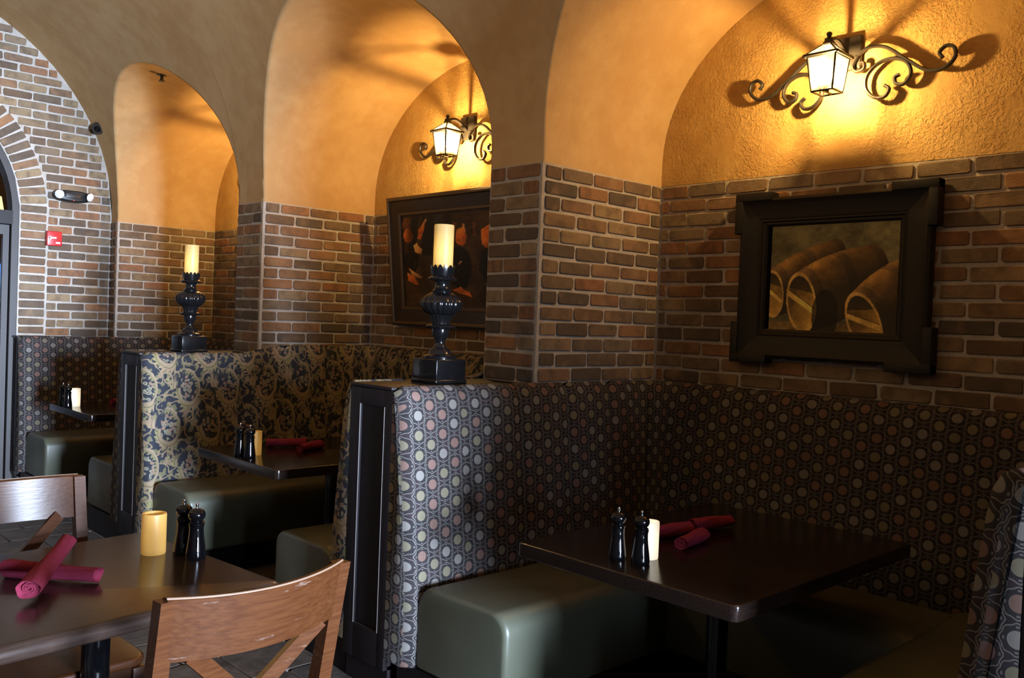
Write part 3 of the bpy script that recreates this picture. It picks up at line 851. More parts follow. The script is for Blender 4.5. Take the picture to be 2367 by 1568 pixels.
banquette('U-shaped booth bench in dark paisley fabric with olive vinyl seats, under the wine bottle painting', Y1+0.317, Y2+0.039, 'paisley', 0.05)
banquette('U-shaped booth bench in medallion fabric beside the arched doorway end wall', Y2+0.317, YE-0.13, 'medallion', 0.0)

# ------------------------------------------------------------------ tables
ZTAB = 0.735
def rounded_rect(x0, x1, y0, y1, r, n=6):
    out = []
    for cx, cy, a0 in ((x1-r, y1-r, 0), (x0+r, y1-r, PI/2), (x0+r, y0+r, PI), (x1-r, y0+r, 1.5*PI)):
        for k in range(n+1): a = a0+PI/2*k/n; out.append((cx+r*math.cos(a), cy+r*math.sin(a)))
    return out
def slab(mb, outline, z0, z1, er):
    """slab with rounded top and bottom edges"""
    n = len(outline); cx = sum(p[0] for p in outline)/n; cy = sum(p[1] for p in outline)/n
    rings = [(er, z0)]+[(er-er*math.sin(PI/2*k/4), z0+er*(1-math.cos(PI/2*k/4))) for k in range(1, 5)]
    rings += [(er-er*math.cos(PI/2*k/4), z1-er+er*math.sin(PI/2*k/4)) for k in range(0, 5)]
    b = len(mb.v)
    hx = max(p[0] for p in outline)-cx; hy = max(p[1] for p in outline)-cy
    for ins, z in rings:
        for x, y in outline: mb.v.append((cx+(x-cx)*(1-ins/hx), cy+(y-cy)*(1-ins/hy), z))
    for i in range(len(rings)-1):
        for k in range(n): k2 = (k+1) % n; mb.f.append((b+i*n+k, b+i*n+k2, b+(i+1)*n+k2, b+(i+1)*n+k))
    mb.f.append(tuple(b+k for k in range(n))[::-1]); mb.f.append(tuple(b+(len(rings)-1)*n+k for k in range(n)))
    return mb
def table(name, label, cat, loc, rz, lx, ly, mat, er, th, cols=1, group=None):
    r = empty(name, loc, rz); tag(r, label, cat, group)
    slab(MB(), rounded_rect(-lx/2, lx/2, -ly/2, ly/2, 0.022), ZTAB-th, ZTAB, er).build('table_top', M[mat], r, 0.6)
    xs = [0] if cols == 1 else [-lx/2+0.325, lx/2-0.325]
    for x in xs:
        MB().lathe([(0.055, ZTAB-th-0.02), (0.055, ZTAB-th-0.001)], 24, (x, 0, 0)).build('top_bracket', M['blackp'], r, True)
        MB().lathe([(0.036, 0.04), (0.036, ZTAB-th-0.01)], 24, (x, 0, 0)).build('column', M['mill'], r, True)
        MB().lathe([(0.17, 0.0), (0.17, 0.012), (0.14, 0.026), (0.07, 0.045), (0.04, 0.07)], 32, (x, 0, 0)).build('base', M['blackp'], r, True)
    return r
TBX = -0.70; TL = 1.12; TY = [-1.045, 1.335, 3.74]
for yy, lb in zip(TY, ('dark glossy booth table in the nearest booth, below the barrel painting', 'dark glossy booth table in the paisley booth', 'dark glossy booth table in the far booth next to the doorway')):
    table('booth_table', lb, 'table', (TBX+TL/2, yy, 0), 0, TL, 0.82, 'table', 0.004, 0.045, 1, 'booth tables')
FT_A = math.radians(6.0)
_fr = Vector((-1.507, -0.575)); _ex = Vector((math.cos(FT_A), math.sin(FT_A))); _ey = Vector((-math.sin(FT_A), math.cos(FT_A)))
FC = _fr-_ex*0.61+_ey*0.375
table('dining_table', 'brown wooden dining table in the foreground with rounded edge', 'table', (FC.x, FC.y, 0), FT_A, 1.22, 0.75, 'ftable', 0.019, 0.042, 2)

# ------------------------------------------------------------------ dining chairs with curved crest rail and X back
def chair():
    r = empty('dining_chair')
    hw = 0.205
    def back_y(z): return -0.20-0.20*(max(0, z-0.44))*1.0-0.10*max(0, 0.44-z)
    for s in (-1, 1):
        mb = MB(); pts = [0, 0.2, 0.44, 0.6, 0.775, 0.9]
        poly = []
        secs = []
        for z in pts:
            y = back_y(z); t = 0.016 if z > 0.7 else 0.019; x = s*(hw-0.004+0.012*max(0, z-0.5))
            secs.append([(x-0.017, y-t, z), (x+0.017, y-t, z), (x+0.017, y+t, z), (x-0.017, y+t, z)])
        for q in secs: mb.v += q
        for i in range(len(secs)-1):
            for k in range(4): mb.f.append((4*i+k, 4*i+(k+1) % 4, 4*i+4+(k+1) % 4, 4*i+4+k))
        mb.f += [(3, 2, 1, 0), tuple(4*(len(secs)-1)+k for k in range(4))]
        mb.build('rear_leg', M['chair'], r)
        MB().rbox(s*hw-0.02, s*hw+0.02, 0.17, 0.21, 0, 0.43, 0.004).build('front_leg', M['chair'], r, True)
    # crest rail: bowed towards the back, bottom edge sagging
    N = 26; v = []; f = []
    for i in range(N+1):
        t = -1+2*i/N; x = t*(hw+0.002)
        bow = -0.052*(1-t*t)
        zt = 0.905-0.006*(1-t*t); zb = 0.775-0.004*(1-t*t)
        th = 0.0105
        for z, e in ((zb, 1), (zt-0.004, 1), (zt, 0.6)):
            y = back_y(z)+bow
            v += [(x, y-th*e, z), (x, y+th*e, z)]
    for i in range(N):
        a, b = 6*i, 6*i+6
        f += [(a, a+2, b+2, b), (a+2, a+4, b+4, b+2), (a+4, a+5, b+5, b+4), (a+5, a+3, b+3, b+5), (a+3, a+1, b+1, b+3), (a+1, a, b, b+1)]
    f += [(0, 1, 3, 5, 4, 2), tuple(6*N+k for k in (2, 4, 5, 3, 1, 0))]
    mb = MB(); mb.v = v; mb.f = f; cr = mb.build('crest_rail', M['chair'], r, 0.6)
    e = []
    for i in range(N+1):
        t = -1+2*i/N; e.append((t*(hw+0.002), back_y(0.905)-0.052*(1-t*t)-0.006, 0.9045-0.006*(1-t*t)))
    MB().tube(e, 0.0022, 6).build('worn_edge', M['chair_edge'], cr, True)
    for s in (-1, 1):
        p0 = Vector((-s*0.150, back_y(0.778)-0.025, 0.782)); p1 = Vector((s*0.150, back_y(0.49)-0.004, 0.49))
        d = (p1-p0).normalized(); n = Vector((d.z, 0, -d.x)); w = 0.018; y = 0.008*s
        mb = MB(); q = []
        for p in (p0, p1):
            for a, b in ((-1, -1), (1, -1), (1, 1), (-1, 1)): q.append(tuple(p+n*(a*w)+Vector((0, b*0.0075+y*0.5, 0))))
        mb.add(q, [(0, 1, 2, 3), (7, 6, 5, 4)]+[(k, k+4, (k+1) % 4+4, (k+1) % 4) for k in range(4)]).build('cross_brace', M['chair'], r)
    MB().rbox(-hw, hw, back_y(0.49)-0.010, back_y(0.49)+0.010, 0.465, 0.505, 0.003).build('lower_rail', M['chair'], r, True)
    slab(MB(), rounded_rect(-0.222, 0.222, -0.195, 0.235, 0.05), 0.44, 0.468, 0.010).build('seat', M['chair'], r, 0.6)
    for y in (-0.19, 0.19): MB().box(-hw+0.01, hw-0.01, y-0.01, y+0.01, 0.385, 0.44).build('apron', M['chair'], r)
    for s in (-1, 1): MB().box(s*hw-0.01, s*hw+0.01, -0.19, 0.19, 0.385, 0.44).build('apron', M['chair'], r)
    return r
c1 = chair(); c1.location = (-1.845, -0.725, 0); c1.rotation_euler = (0, 0, math.radians(5))
tag(c1, 'worn cherry wood chair with curved crest rail, its back to the camera at bottom', 'chair', 'dining chairs')
c2 = copy_tree(c1); c2.location = (-1.935, 0.035, 0); c2.rotation_euler = (0, 0, PI+math.radians(2))
tag(c2, 'cherry wood chair on the far side of the foreground table, facing the camera', 'chair')

# ------------------------------------------------------------------ table-top things
def lathe_thing(name, parts):
    r = empty(name)
    for nm, prof, mat, n in parts:
        MB().lathe(prof, n).build(nm, M[mat], r, 0.9)
    return r
def mill():
    body = [(0.0005, 0), (0.027, 0.0), (0.0285, 0.003), (0.0285, 0.012), (0.0265, 0.030), (0.0225, 0.058), (0.0205, 0.078), (0.0205, 0.090), (0.0215, 0.098)]
    collar = [(0.0195, 0.098), (0.0225, 0.0995), (0.0225, 0.1035), (0.0195, 0.105), (0.0215, 0.107), (0.0195, 0.109)]
    head = [(0.0165, 0.109), (0.0175, 0.112), (0.0225, 0.118), (0.0245, 0.126), (0.0235, 0.133), (0.0190, 0.140), (0.0110, 0.144), (0.0005, 0.1455)]
    knob = [(0.0030, 0.145), (0.0035, 0.150), (0.0050, 0.154), (0.0045, 0.159), (0.0005, 0.1605)]
    return lathe_thing('pepper_mill', [('body', body, 'mill', 28), ('collar', collar, 'mill', 28), ('head', head, 'mill', 28), ('knob', knob, 'chrome', 16)])
def pillar_candle(name, R, H, mat, label, group, wick=True):
    r = empty(name); tag(r, label, 'candle', group)
    prof = [(0.001, 0.0), (R*0.96, 0), (R, 0.003), (R, H-0.004), (R*0.97, H), (R*0.80, H), (R*0.70, H-0.010), (R*0.4, H-0.014), (0.001, H-0.015)]
    MB().lathe(prof, 36).build('wax', M[mat], r, 0.7)
    if wick: MB().tube([(0, 0, H-0.016), (0.001, 0, H-0.008)], 0.0012, 6).build('wick', M['blackp'], r)
    return r
mill0 = None
def put_mill(x, y, label):
    global mill0
    if mill0 is None: mill0 = mill(); o = mill0
    else: o = copy_tree(mill0)
    o.location = (x, y, ZTAB); o.rotation_euler = (0, 0, random.uniform(0, 3)); tag(o, label, 'pepper mill', 'black pepper and salt mills')
put_mill(-1.600, -0.235, 'black mill with steel knob on the foreground table, the closer of its pair')
put_mill(-1.607, -0.165, 'black mill on the foreground table, farther of its pair, half hidden')
put_mill(-0.572, -1.040, 'black mill on the nearest booth table, right one touching the white candle')
put_mill(-0.590, -0.965, 'black mill on the nearest booth table, left of its pair')
put_mill(-0.632, 1.305, 'black mill on the paisley booth table, closer of its pair')
put_mill(-0.640, 1.390, 'black mill on the paisley booth table, farther left of its pair')
put_mill(-0.690+0.02, 3.845, 'black mill on the far booth table, closer of its pair')
put_mill(-0.665, 3.965, 'black mill on the far booth table, farther left of its pair')
pc = pillar_candle('pillar_candle', 0.0345, 0.118, 'wax', 'amber pillar candle on the foreground table', 'pillar candles'); pc.location = (-1.672, -0.112, ZTAB)
pc = pillar_candle('pillar_candle', 0.031, 0.115, 'wax_white', 'bright white pillar candle on the nearest booth table', 'pillar candles'); pc.location = (-0.500, -1.015, ZTAB)
pc = pillar_candle('pillar_candle', 0.031, 0.118, 'wax', 'amber pillar candle on the paisley booth table', 'pillar candles'); pc.location = (-0.566, 1.375, ZTAB)
pc = pillar_candle('pillar_candle', 0.036, 0.125, 'wax_white', 'cream pillar candle on the far booth table', 'pillar candles'); pc.location = (-0.610, 3.895, ZTAB)

def napkin_roll(p, ang, L, label, group, z=0.0, rr=0.024, tilt=0.0):
    r = empty('napkin_roll', (p[0], p[1], ZTAB+z), ang); r.rotation_euler = (0, tilt, ang); tag(r, label, 'napkin', group)
    v = []; f = []; n = 18; m = 30
    for i in range(n+1):
        t = i/n; x = (t-0.5)*L
        sc = 1.0+0.10*math.sin(t*PI*1.5+p[0]*9)-0.10*(t-0.5)
        for k in range(m):
            a = 2*PI*k/m
            lump = 1+0.05*math.sin(3*a+5*t)+0.035*math.sin(7*a+t*11)
            y = rr*sc*lump*math.cos(a); zz = rr*sc*lump*math.sin(a)*0.86
            v.append((x+0.004*math.sin(2*a), y, max(0.0005, zz+rr*0.88)))
    for i in range(n):
        for k in range(m): f.append((i*m+k, i*m+(k+1) % m, (i+1)*m+(k+1) % m, (i+1)*m+k))
    # tucked-in ends
    for e in (0, n):
        c = len(v); x = (e/n-0.5)*L+(0.014 if e == 0 else -0.014)
        v += [(x, v[e*m+k][1]*0.72, (v[e*m+k][2]-rr*0.9)*0.72+rr*0.9) for k in range(m)]
        for k in range(m):
            q = (e*m+k, e*m+(k+1) % m, c+(k+1) % m, c+k); f.append(q if e else q[::-1])
        f.append(tuple(c+k for k in range(m)) if e else tuple(c+k for k in range(m))[::-1])
    mb = MB(); mb.v = v; mb.f = f; mb.build('cloth', M['napkin'], r, 1.2)
    # inner coil of the rolled cloth showing at the open end
    sp = []
    for k in range(34):
        a = k*0.42; q = rr*0.16+rr*0.50*k/33; sp.append((-L/2+0.009, q*math.cos(a), rr*0.9+q*math.sin(a)*0.85))
    MB().tube(sp, 0.0024, 6).build('coil', M['napkin'], r, True)
    return r
def nap(a, b, label, group, **k):
    a, b = Vector(a), Vector(b); d = b-a; napkin_roll((a+b)/2, math.atan2(d.y, d.x), d.length, label, group, **k)
nap((-2.080, -0.385), (-1.895, -0.075), 'burgundy rolled napkin lying on top, crossing another on the foreground table', 'napkins on the foreground table', z=0.027, tilt=-0.075)
nap((-2.058, -0.115), (-1.895, -0.315), 'burgundy rolled napkin underneath the crossing one on the foreground table', 'napkins on the foreground table')
nap((-0.335, -1.020), (-0.155, -0.985), 'dark red rolled napkin pointing at the camera on the nearest booth table', 'napkins on the nearest booth table')
nap((-0.30, -0.865), (-0.115, -0.905), 'dark red rolled napkin just right of the white candle on the nearest booth table', 'napkins on the nearest booth table')
nap((-0.08, -0.885), (0.11, -0.925), 'dark red rolled napkin farthest back on the nearest booth table', 'napkins on the nearest booth table')
nap((-0.33, 1.345), (-0.16, 1.42), 'dark red rolled napkin, closest to the camera on the paisley booth table', 'napkins on the paisley booth table')
nap((-0.38, 1.60), (-0.20, 1.50), 'dark red rolled napkin at the back of the paisley booth table', 'napkins on the paisley booth table')
nap((-0.34, 3.95), (-0.17, 4.02), 'dark red rolled napkin on the far booth table', 'napkins on the far booth table')

# ------------------------------------------------------------------ tall candlesticks on the dividers
def candlestick():
    r = empty('candlestick')
    MB().rbox(-0.078, 0.078, -0.078, 0.078, 0.016, 0.100, 0.004).rbox(-0.083, 0.083, -0.083, 0.083, 0.0, 0.018, 0.005).build('base_block', M['stick'], r, True)
    foot = [(0.070, 0.100), (0.071, 0.110), (0.064, 0.116), (0.050, 0.119), (0.046, 0.130), (0.034, 0.142), (0.022, 0.155), (0.0205, 0.172), (0.026, 0.184), (0.033, 0.194), (0.037, 0.210), (0.036, 0.222)]
    MB().lathe(foot, 40).build('foot', M['stick'], r, 0.9)
    flute = lambda n, a: (lambda t, z: a*abs(math.sin(n*t/2)))
    MB().lathe([(0.034, 0.222), (0.055, 0.226), (0.060, 0.233), (0.056, 0.239), (0.038, 0.244)], 64, mod=flute(12, 0.05)).build('lower_flange', M['stick'], r, 0.9)
    MB().lathe([(0.037, 0.243), (0.039, 0.26), (0.047, 0.276), (0.050, 0.282)], 96, mod=flute(18, 0.06)).build('fluted_stem', M['stick'], r, 0.9)
    MB().lathe([(0.046, 0.280), (0.064, 0.290), (0.079, 0.308), (0.084, 0.326), (0.080, 0.342), (0.068, 0.357), (0.050, 0.368), (0.040, 0.374)], 128, mod=flute(20, 0.07)).build('fluted_bulb', M['stick'], r, 0.9)
    MB().lathe([(0.040, 0.373), (0.042, 0.380), (0.034, 0.386), (0.030, 0.396), (0.029, 0.412), (0.036, 0.422)], 40).build('neck', M['stick'], r, 0.9)
    MB().lathe([(0.034, 0.420), (0.056, 0.424), (0.059, 0.430), (0.052, 0.437), (0.045, 0.442)], 64, mod=flute(12, 0.05)).build('upper_flange', M['stick'], r, 0.9)
    n = 72; v = []; f = []
    for k in range(n):
        a = 2*PI*k/n; h = 0.470+0.017*abs(math.sin(a*7))
        for rr, z in ((0.043, 0.438), (0.049, 0.458), (0.051, h), (0.046, h-0.002), (0.043, 0.458)): v.append((rr*math.cos(a), rr*math.sin(a), z))
    for k in range(n):
        k2 = (k+1) % n
        for q in range(4): f.append((5*k+q, 5*k2+q, 5*k2+q+1, 5*k+q+1))
    mb = MB(); mb.v = v; mb.f = f; mb.build('crown_cup', M['stick'], r, 0.8)
    MB().lathe([(0.0005, 0.440), (0.044, 0.440), (0.044, 0.455), (0.0005, 0.456)], 32).build('cup_floor', M['stick'], r, True)
    return r
cs1 = candlestick(); cs1.location = (-0.385, 0.178, ZT); tag(cs1, 'black turned candlestick with fluted bulb on the closer divider', 'candlestick', 'black candlesticks')
cs2 = copy_tree(cs1); cs2.location = (-0.37, Y2+0.178, ZT); tag(cs2, 'black turned candlestick with fluted bulb on the farther divider', 'candlestick')
for cs, lb in ((cs1, 'tall glowing ivory candle in the closer candlestick'), (cs2, 'tall glowing ivory candle in the farther candlestick')):
    c = pillar_candle('tall_candle', 0.041, 0.197, 'candle_lit', lb, 'tall candles', False); c.location = (cs.location.x, cs.location.y, ZT+0.456)

# ------------------------------------------------------------------ wall sconces: lantern with wrought-iron scrolls
def sconce(y, label, x=D, rz=0.0, power=1.0):
    r = empty('wall_sconce', (x, y, 2.50), rz); tag(r, label, 'wall lamp', 'lantern wall sconces')
    # local frame: x towards the room is negative, y along wall, z from 2.50
    xl = -0.175
    MB().rbox(-0.022, 0.0, -0.062, 0.062, 0.045, 0.185, 0.005).build('back_plate', M['iron'], r, True)
    MB().tube(catmull([(-0.02, 0, 0.10), (-0.07, 0, 0.135), (-0.12, 0, 0.15), (xl, 0, 0.135)], 6), 0.010, 8).build('arm', M['iron'], r, True)
    # scrolls (dy, dz)
    main = [(0.04, 0.085), (0.10, 0.120), (0.17, 0.107), (0.25, 0.047), (0.33, -0.010), (0.395, -0.018), (0.437, 0.018), (0.432, 0.058), (0.402, 0.068), (0.380, 0.047), (0.392, 0.026)]
    cs = [(0.172, -0.045), (0.190, -0.062), (0.172, -0.090), (0.130, -0.086), (0.095, -0.045), (0.100, 0.010), (0.148, 0.050), (0.208, 0.056), (0.258, 0.030), (0.274, -0.015), (0.250, -0.050), (0.218, -0.045), (0.212, -0.020), (0.230, -0.012)]
    small = [(0.055, 0.095), (0.036, 0.055), (0.052, 0.030), (0.082, 0.036), (0.082, 0.060), (0.066, 0.062)]
    for s in (-1, 1):
        for nm, pts in (('scroll_arm', main), ('scroll_curl', cs), ('scroll_curl', small)):
            c = catmull([(-0.032, s*a, b) for a, b in pts], 8); n = len(c)
            MB().tube(c, 0.0075, 8, 1.5).build(nm, M['iron'], r, True)
    # lantern cage
    w1, w0, zt, zb = 0.060, 0.044, 0.062, -0.075
    cg = MB(); br = 0.0042
    cor = [(-1, -1), (1, -1), (1, 1), (-1, 1)]
    T = [(xl+a*w1, b*w1, zt) for a, b in cor]; Bt = [(xl+a*w0, b*w0, zb) for a, b in cor]
    for k in range(4):
        cg.tube([T[k], Bt[k]], br, 6); cg.tube([T[k], T[(k+1) % 4]], br, 6); cg.tube([Bt[k], Bt[(k+1) % 4]], br, 6)
    cg.build('cage', M['iron'], r, True)
    # eave, hip roof ribs, finial
    e = MB(); we = 0.070
    E_ = [(xl+a*we, b*we, zt+0.004) for a, b in cor]; A_ = [(xl+a*0.018, b*0.018, zt+0.052) for a, b in cor]
    for k in range(4):
        e.tube([E_[k], E_[(k+1) % 4]], 0.0065, 6); e.tube([E_[k], A_[k]], 0.004, 6)
    e.build('roof_frame', M['iron'], r, True)
    MB().lathe([(0.018, zt+0.048), (0.024, zt+0.056), (0.024, zt+0.062), (0.018, zt+0.068), (0.018, zt+0.078), (0.008, zt+0.083), (0.009, zt+0.090), (0.012, zt+0.097), (0.008, zt+0.104), (0.001, zt+0.107)], 20, (xl, 0, 0)).build('finial', M['iron'], r, 0.9)
    for k in range(4):
        a, b = T[k], T[(k+1) % 4]; c, d = Bt[(k+1) % 4], Bt[k]
        obj('pane', [a, b, c, d], [(0, 1, 2, 3)], M['lglass'], r)
        obj('roof_pane', [E_[k], E_[(k+1) % 4], A_[(k+1) % 4], A_[k]], [(0, 1, 2, 3)], M['lglass'], r)
    MB().lathe([(0.007, -0.030), (0.012, -0.022), (0.015, -0.010), (0.014, 0.004), (0.009, 0.018), (0.003, 0.030), (0.0005, 0.034)], 16, (xl, 0, 0.0)).build('bulb', M['bulb'], r, True)
    MB().lathe([(0.009, zb), (0.009, -0.048), (0.026, -0.046), (0.030, -0.041), (0.029, -0.039), (0.010, -0.043), (0.010, -0.029), (0.002, -0.028)], 20, (xl, 0, 0.0)).build('lamp_holder', M['iron'], r, 0.8)
    MB().tube([(xl-w0, 0, zb), (xl+w0, 0, zb)], 0.004, 6).build('base_bar', M['iron'], r, True)
    l = bpy.data.lights.new('sconce_light', 'POINT'); l.energy = 60.0*power; l.color = (1.0, 0.61, 0.215); l.shadow_soft_size = 0.014
    lo = bpy.data.objects.new('sconce_light', l); COL.objects.link(lo); lo.parent = r; lo.location = (xl, 0, -0.004)
SY = [-0.935, 1.465, 3.90]
sconce(SY[0], 'glowing lantern sconce with iron scrolls above the barrel painting')
sconce(SY[1], 'glowing lantern sconce with iron scrolls above the wine bottle painting')
sconce(SY[2], 'glowing lantern sconce mostly hidden in the far niche')

sconce(1.3, 'added lantern sconce out of view on the left wall, warm fill for the vault', XL+0.005, PI, 0.60)  # unseen lamp, added to warm the main vault

# ------------------------------------------------------------------ paintings
def canvas(name, w, h, nx, ny, img, parent, loc, rot=None):
    """flat canvas in local y-z plane facing -x; image columns run from +y (left) to -y (right)"""
    v = []; f = []
    for j in range(ny):
        for i in range(nx): v.append((0, w/2-w*i/(nx-1), -h/2+h*j/(ny-1)))
    for j in range(ny-1):
        for i in range(nx-1): a = j*nx+i; f.append((a, a+nx, a+nx+1, a+1))
    me = make_mesh(name, v, f, M['paint'])
    ca = me.color_attributes.new('Col', 'FLOAT_COLOR', 'POINT')
    px = np.ones((ny, nx, 4), np.float32); px[..., :3] = np.where(img <= 0.04045, img/12.92, ((img+0.055)/1.055)**2.4)
    ca.data.foreach_set('color', px.ravel())
    return link(name, me, parent, loc, rot)
def smooth_noise(nx, ny, cells, seed):
    g = np.random.default_rng(seed).random((cells+2, cells+2)); x = np.linspace(0, cells, nx); y = np.linspace(0, cells, ny)
    xi, yi = x.astype(int), y.astype(int); fx, fy = x-xi, y-yi; fx = fx*fx*(3-2*fx); fy = fy*fy*(3-2*fy)
    a = g[np.ix_(yi, xi)]; b = g[np.ix_(yi, xi+1)]; c = g[np.ix_(yi+1, xi)]; d = g[np.ix_(yi+1, xi+1)]
    return (a*(1-fx)+b*fx)*(1-fy[:, None])+(c*(1-fx)+d*fx)*fy[:, None]
def img_barrels(nx, ny):
    U, V = np.meshgrid(np.linspace(0, 1, nx), np.linspace(0, 1, ny)); A = 0.58/0.49
    n = smooth_noise(nx, ny, 8, 1)*0.5+smooth_noise(nx, ny, 22, 2)*0.3+smooth_noise(nx, ny, 55, 3)*0.2
    C = np.zeros((ny, nx, 3)); bg = np.array([0.30, 0.29, 0.20])
    C[:] = bg*(0.55+0.75*n[..., None])*(0.75+0.35*U[..., None]*0.3+0.2*V[..., None])
    C[V < 0.12] = (np.array([0.30, 0.25, 0.14])*(0.5+n[..., None]))[V < 0.12]
    def barrel(c0, c1, r0, r1, tilt, head=True, lum=1.0):
        x0, y0 = c0; x1, y1 = c1
        for k in np.linspace(1, 0, 140):
            cx, cy = x0+(x1-x0)*k, y0+(y1-y0)*k
            R = (r0+(r1-r0)*k)*(1+0.22*math.sin(PI*min(1, k*0.95)))
            dx = (U-cx)*A; dy = V-cy
            px = dx*math.cos(tilt)+dy*math.sin(tilt); py = -dx*math.sin(tilt)+dy*math.cos(tilt)
            e = (px/(R*0.52))**2+(py/R)**2; m = e < 1
            q = (py/R)
            sh = np.clip(0.22+0.62*np.clip(q*0.75-px/(R*0.52)*0.25+0.35, 0, 1)**1.6, 0, 1)*(1-0.35*k)
            base = np.array([0.58, 0.44, 0.22]) if int(k*9) % 4 else np.array([0.46, 0.36, 0.22])
            col = base*(sh*lum*(0.65+0.7*n))[..., None]
            C[m] = col[m]
        dx = (U-x0)*A; dy = V-y0
        px = dx*math.cos(tilt)+dy*math.sin(tilt); py = -dx*math.sin(tilt)+dy*math.cos(tilt)
        e = np.sqrt((px/(r0*0.52))**2+(py/r0)**2)
        rim = (e < 1.0) & (e > 0.88); C[rim] = (np.array([0.62, 0.50, 0.27])*(0.55+0.6*n[..., None]))[rim]
        inn = e <= 0.88
        hd = np.array([0.47, 0.37, 0.17])*(0.45+0.6*n+0.35*np.clip(-py/r0+px/r0, -0.6, 1))[..., None]; C[inn] = hd[inn]
        dk = (e <= 0.88) & (py/r0+px/(r0*0.5)*0.2 > 0.42); C[dk] *= 0.45
        bar = inn & (np.abs(py/r0+px/r0*0.9-0.02) < 0.11); C[bar] = (np.array([0.66, 0.55, 0.28])*(0.6+0.6*n[..., None]))[bar]
        gr = inn & (np.abs(py/r0+px/r0*0.9-0.14) < 0.018); C[gr] *= 0.35
    barrel((0.02, 0.36), (0.52, 0.66), 0.21, 0.16, 0.10, lum=0.9)
    barrel((0.255, 0.285), (0.80, 0.56), 0.265, 0.20, 0.16)
    sh = ((U-0.44)/0.10)**2+((V-0.18)/0.22)**2 < 1; C[sh] *= 0.35
    barrel((0.73, 0.13), (1.16, 0.46), 0.265, 0.24, 0.42, lum=1.05)
    return np.clip(C*1.75, 0, 1)
def img_bottles(nx, ny):
    U, V = np.meshgrid(np.linspace(0, 1, nx), np.linspace(0, 1, ny)); A = 1.10/0.60
    n = smooth_noise(nx, ny, 10, 5)*0.6+smooth_noise(nx, ny, 40, 6)*0.4
    U = U+(smooth_noise(nx, ny, 18, 7)-0.5)*0.022; V = V+(smooth_noise(nx, ny, 18, 8)-0.5)*0.035
    C = np.zeros((ny, nx, 3)); C[:] = np.array([0.22, 0.145, 0.095])*(0.55+0.9*n[..., None])
    def ell(cx, cy, rx, ry, a, col):
        dx, dy = (U-cx)*A, V-cy
        px = dx*math.cos(a)+dy*math.sin(a); py = -dx*math.sin(a)+dy*math.cos(a)
        m = (px/rx)**2+(py/ry)**2 < 1
        sh = (0.5+0.5*np.clip(-px/rx*0.6+py/ry*0.4+0.4, 0, 1.2))*(0.6+0.7*n)
        C[m] = (np.array(col)*sh[..., None])[m]
    def poly(pts, col, dark=0.35):
        m = np.ones_like(U, bool); c = np.mean(pts, 0)
        for (x0, y0), (x1, y1) in zip(pts, pts[1:]+pts[:1]):
            s_ = (x1-x0)*(c[1]-y0)-(y1-y0)*(c[0]-x0); m &= ((x1-x0)*(V-y0)-(y1-y0)*(U-x0))*s_ >= 0
        sh = (1-dark*np.clip((U-c[0])*10+(c[1]-V)*4, -0.6, 1))*(0.6+0.7*n); C[m] = (np.array(col)*sh[..., None])[m]
    OR = (0.78, 0.37, 0.15); LO = (0.76, 0.50, 0.30); BK = (0.075, 0.075, 0.085); BR_ = (0.40, 0.22, 0.12); GY = (0.17, 0.16, 0.15)
    # long dark bottles lying at angles
    poly([(0.02, 0.98), (0.10, 0.98), (0.06, 0.86), (0.0, 0.86)], BR_); poly([(0.10, 0.98), (0.17, 0.98), (0.11, 0.62), (0.04, 0.62)], BK)
    poly([(0.19, 0.98), (0.30, 0.98), (0.26, 0.55), (0.17, 0.55)], BK); poly([(0.31, 0.97), (0.38, 0.97), (0.36, 0.6), (0.29, 0.6)], GY)
    poly([(0.40, 0.98), (0.45, 0.98), (0.44, 0.72), (0.39, 0.72)], BK)
    ell(0.053, 0.785, 0.075, 0.075, 0.3, OR)
    poly([(0.135, 0.745), (0.165, 0.72), (0.20, 0.80), (0.225, 0.90), (0.205, 0.92), (0.165, 0.85)], OR); poly([(0.19, 0.87), (0.205, 0.86), (0.228, 0.93), (0.215, 0.94)], LO)
    poly([(0.065, 0.64), (0.13, 0.70), (0.185, 0.64), (0.165, 0.545), (0.14, 0.53), (0.12, 0.60)], LO, 0.5)
    ell(0.075, 0.50, 0.13, 0.12, 0.2, BK); ell(0.115, 0.46, 0.02, 0.04, -0.5, GY)
    poly([(0.02, 0.49), (0.05, 0.42), (0.13, 0.36), (0.18, 0.31), (0.16, 0.30), (0.06, 0.36)], LO); poly([(0.03, 0.38), (0.10, 0.34), (0.135, 0.25), (0.12, 0.24), (0.04, 0.29)], OR)
    # upright necks and labels right of the candle
    poly([(0.455, 0.89), (0.49, 0.89), (0.475, 0.72), (0.45, 0.69), (0.435, 0.72)], BR_); poly([(0.545, 0.87), (0.565, 0.87), (0.56, 0.78), (0.54, 0.78)], LO)
    poly([(0.50, 0.80), (0.545, 0.82), (0.575, 0.74), (0.555, 0.62), (0.535, 0.64), (0.47, 0.60), (0.485, 0.70)], OR, 0.5)
    poly([(0.385, 0.56), (0.425, 0.60), (0.435, 0.52), (0.42, 0.48), (0.375, 0.48)], OR); poly([(0.39, 0.75), (0.42, 0.75), (0.41, 0.62), (0.385, 0.62)], BR_)
    ell(0.50, 0.42, 0.20, 0.22, -0.2, BK); ell(0.36, 0.36, 0.12, 0.16, 0.1, BK); ell(0.515, 0.46, 0.018, 0.03, -0.5, LO); ell(0.505, 0.385, 0.03, 0.010, 0.3, GY); ell(0.555, 0.36, 0.03, 0.010, 0.6, GY)
    poly([(0.34, 0.235), (0.50, 0.22), (0.545, 0.255), (0.58, 0.17), (0.66, 0.12), (0.66, 0.09), (0.56, 0.13), (0.42, 0.19)], OR, 0.1)
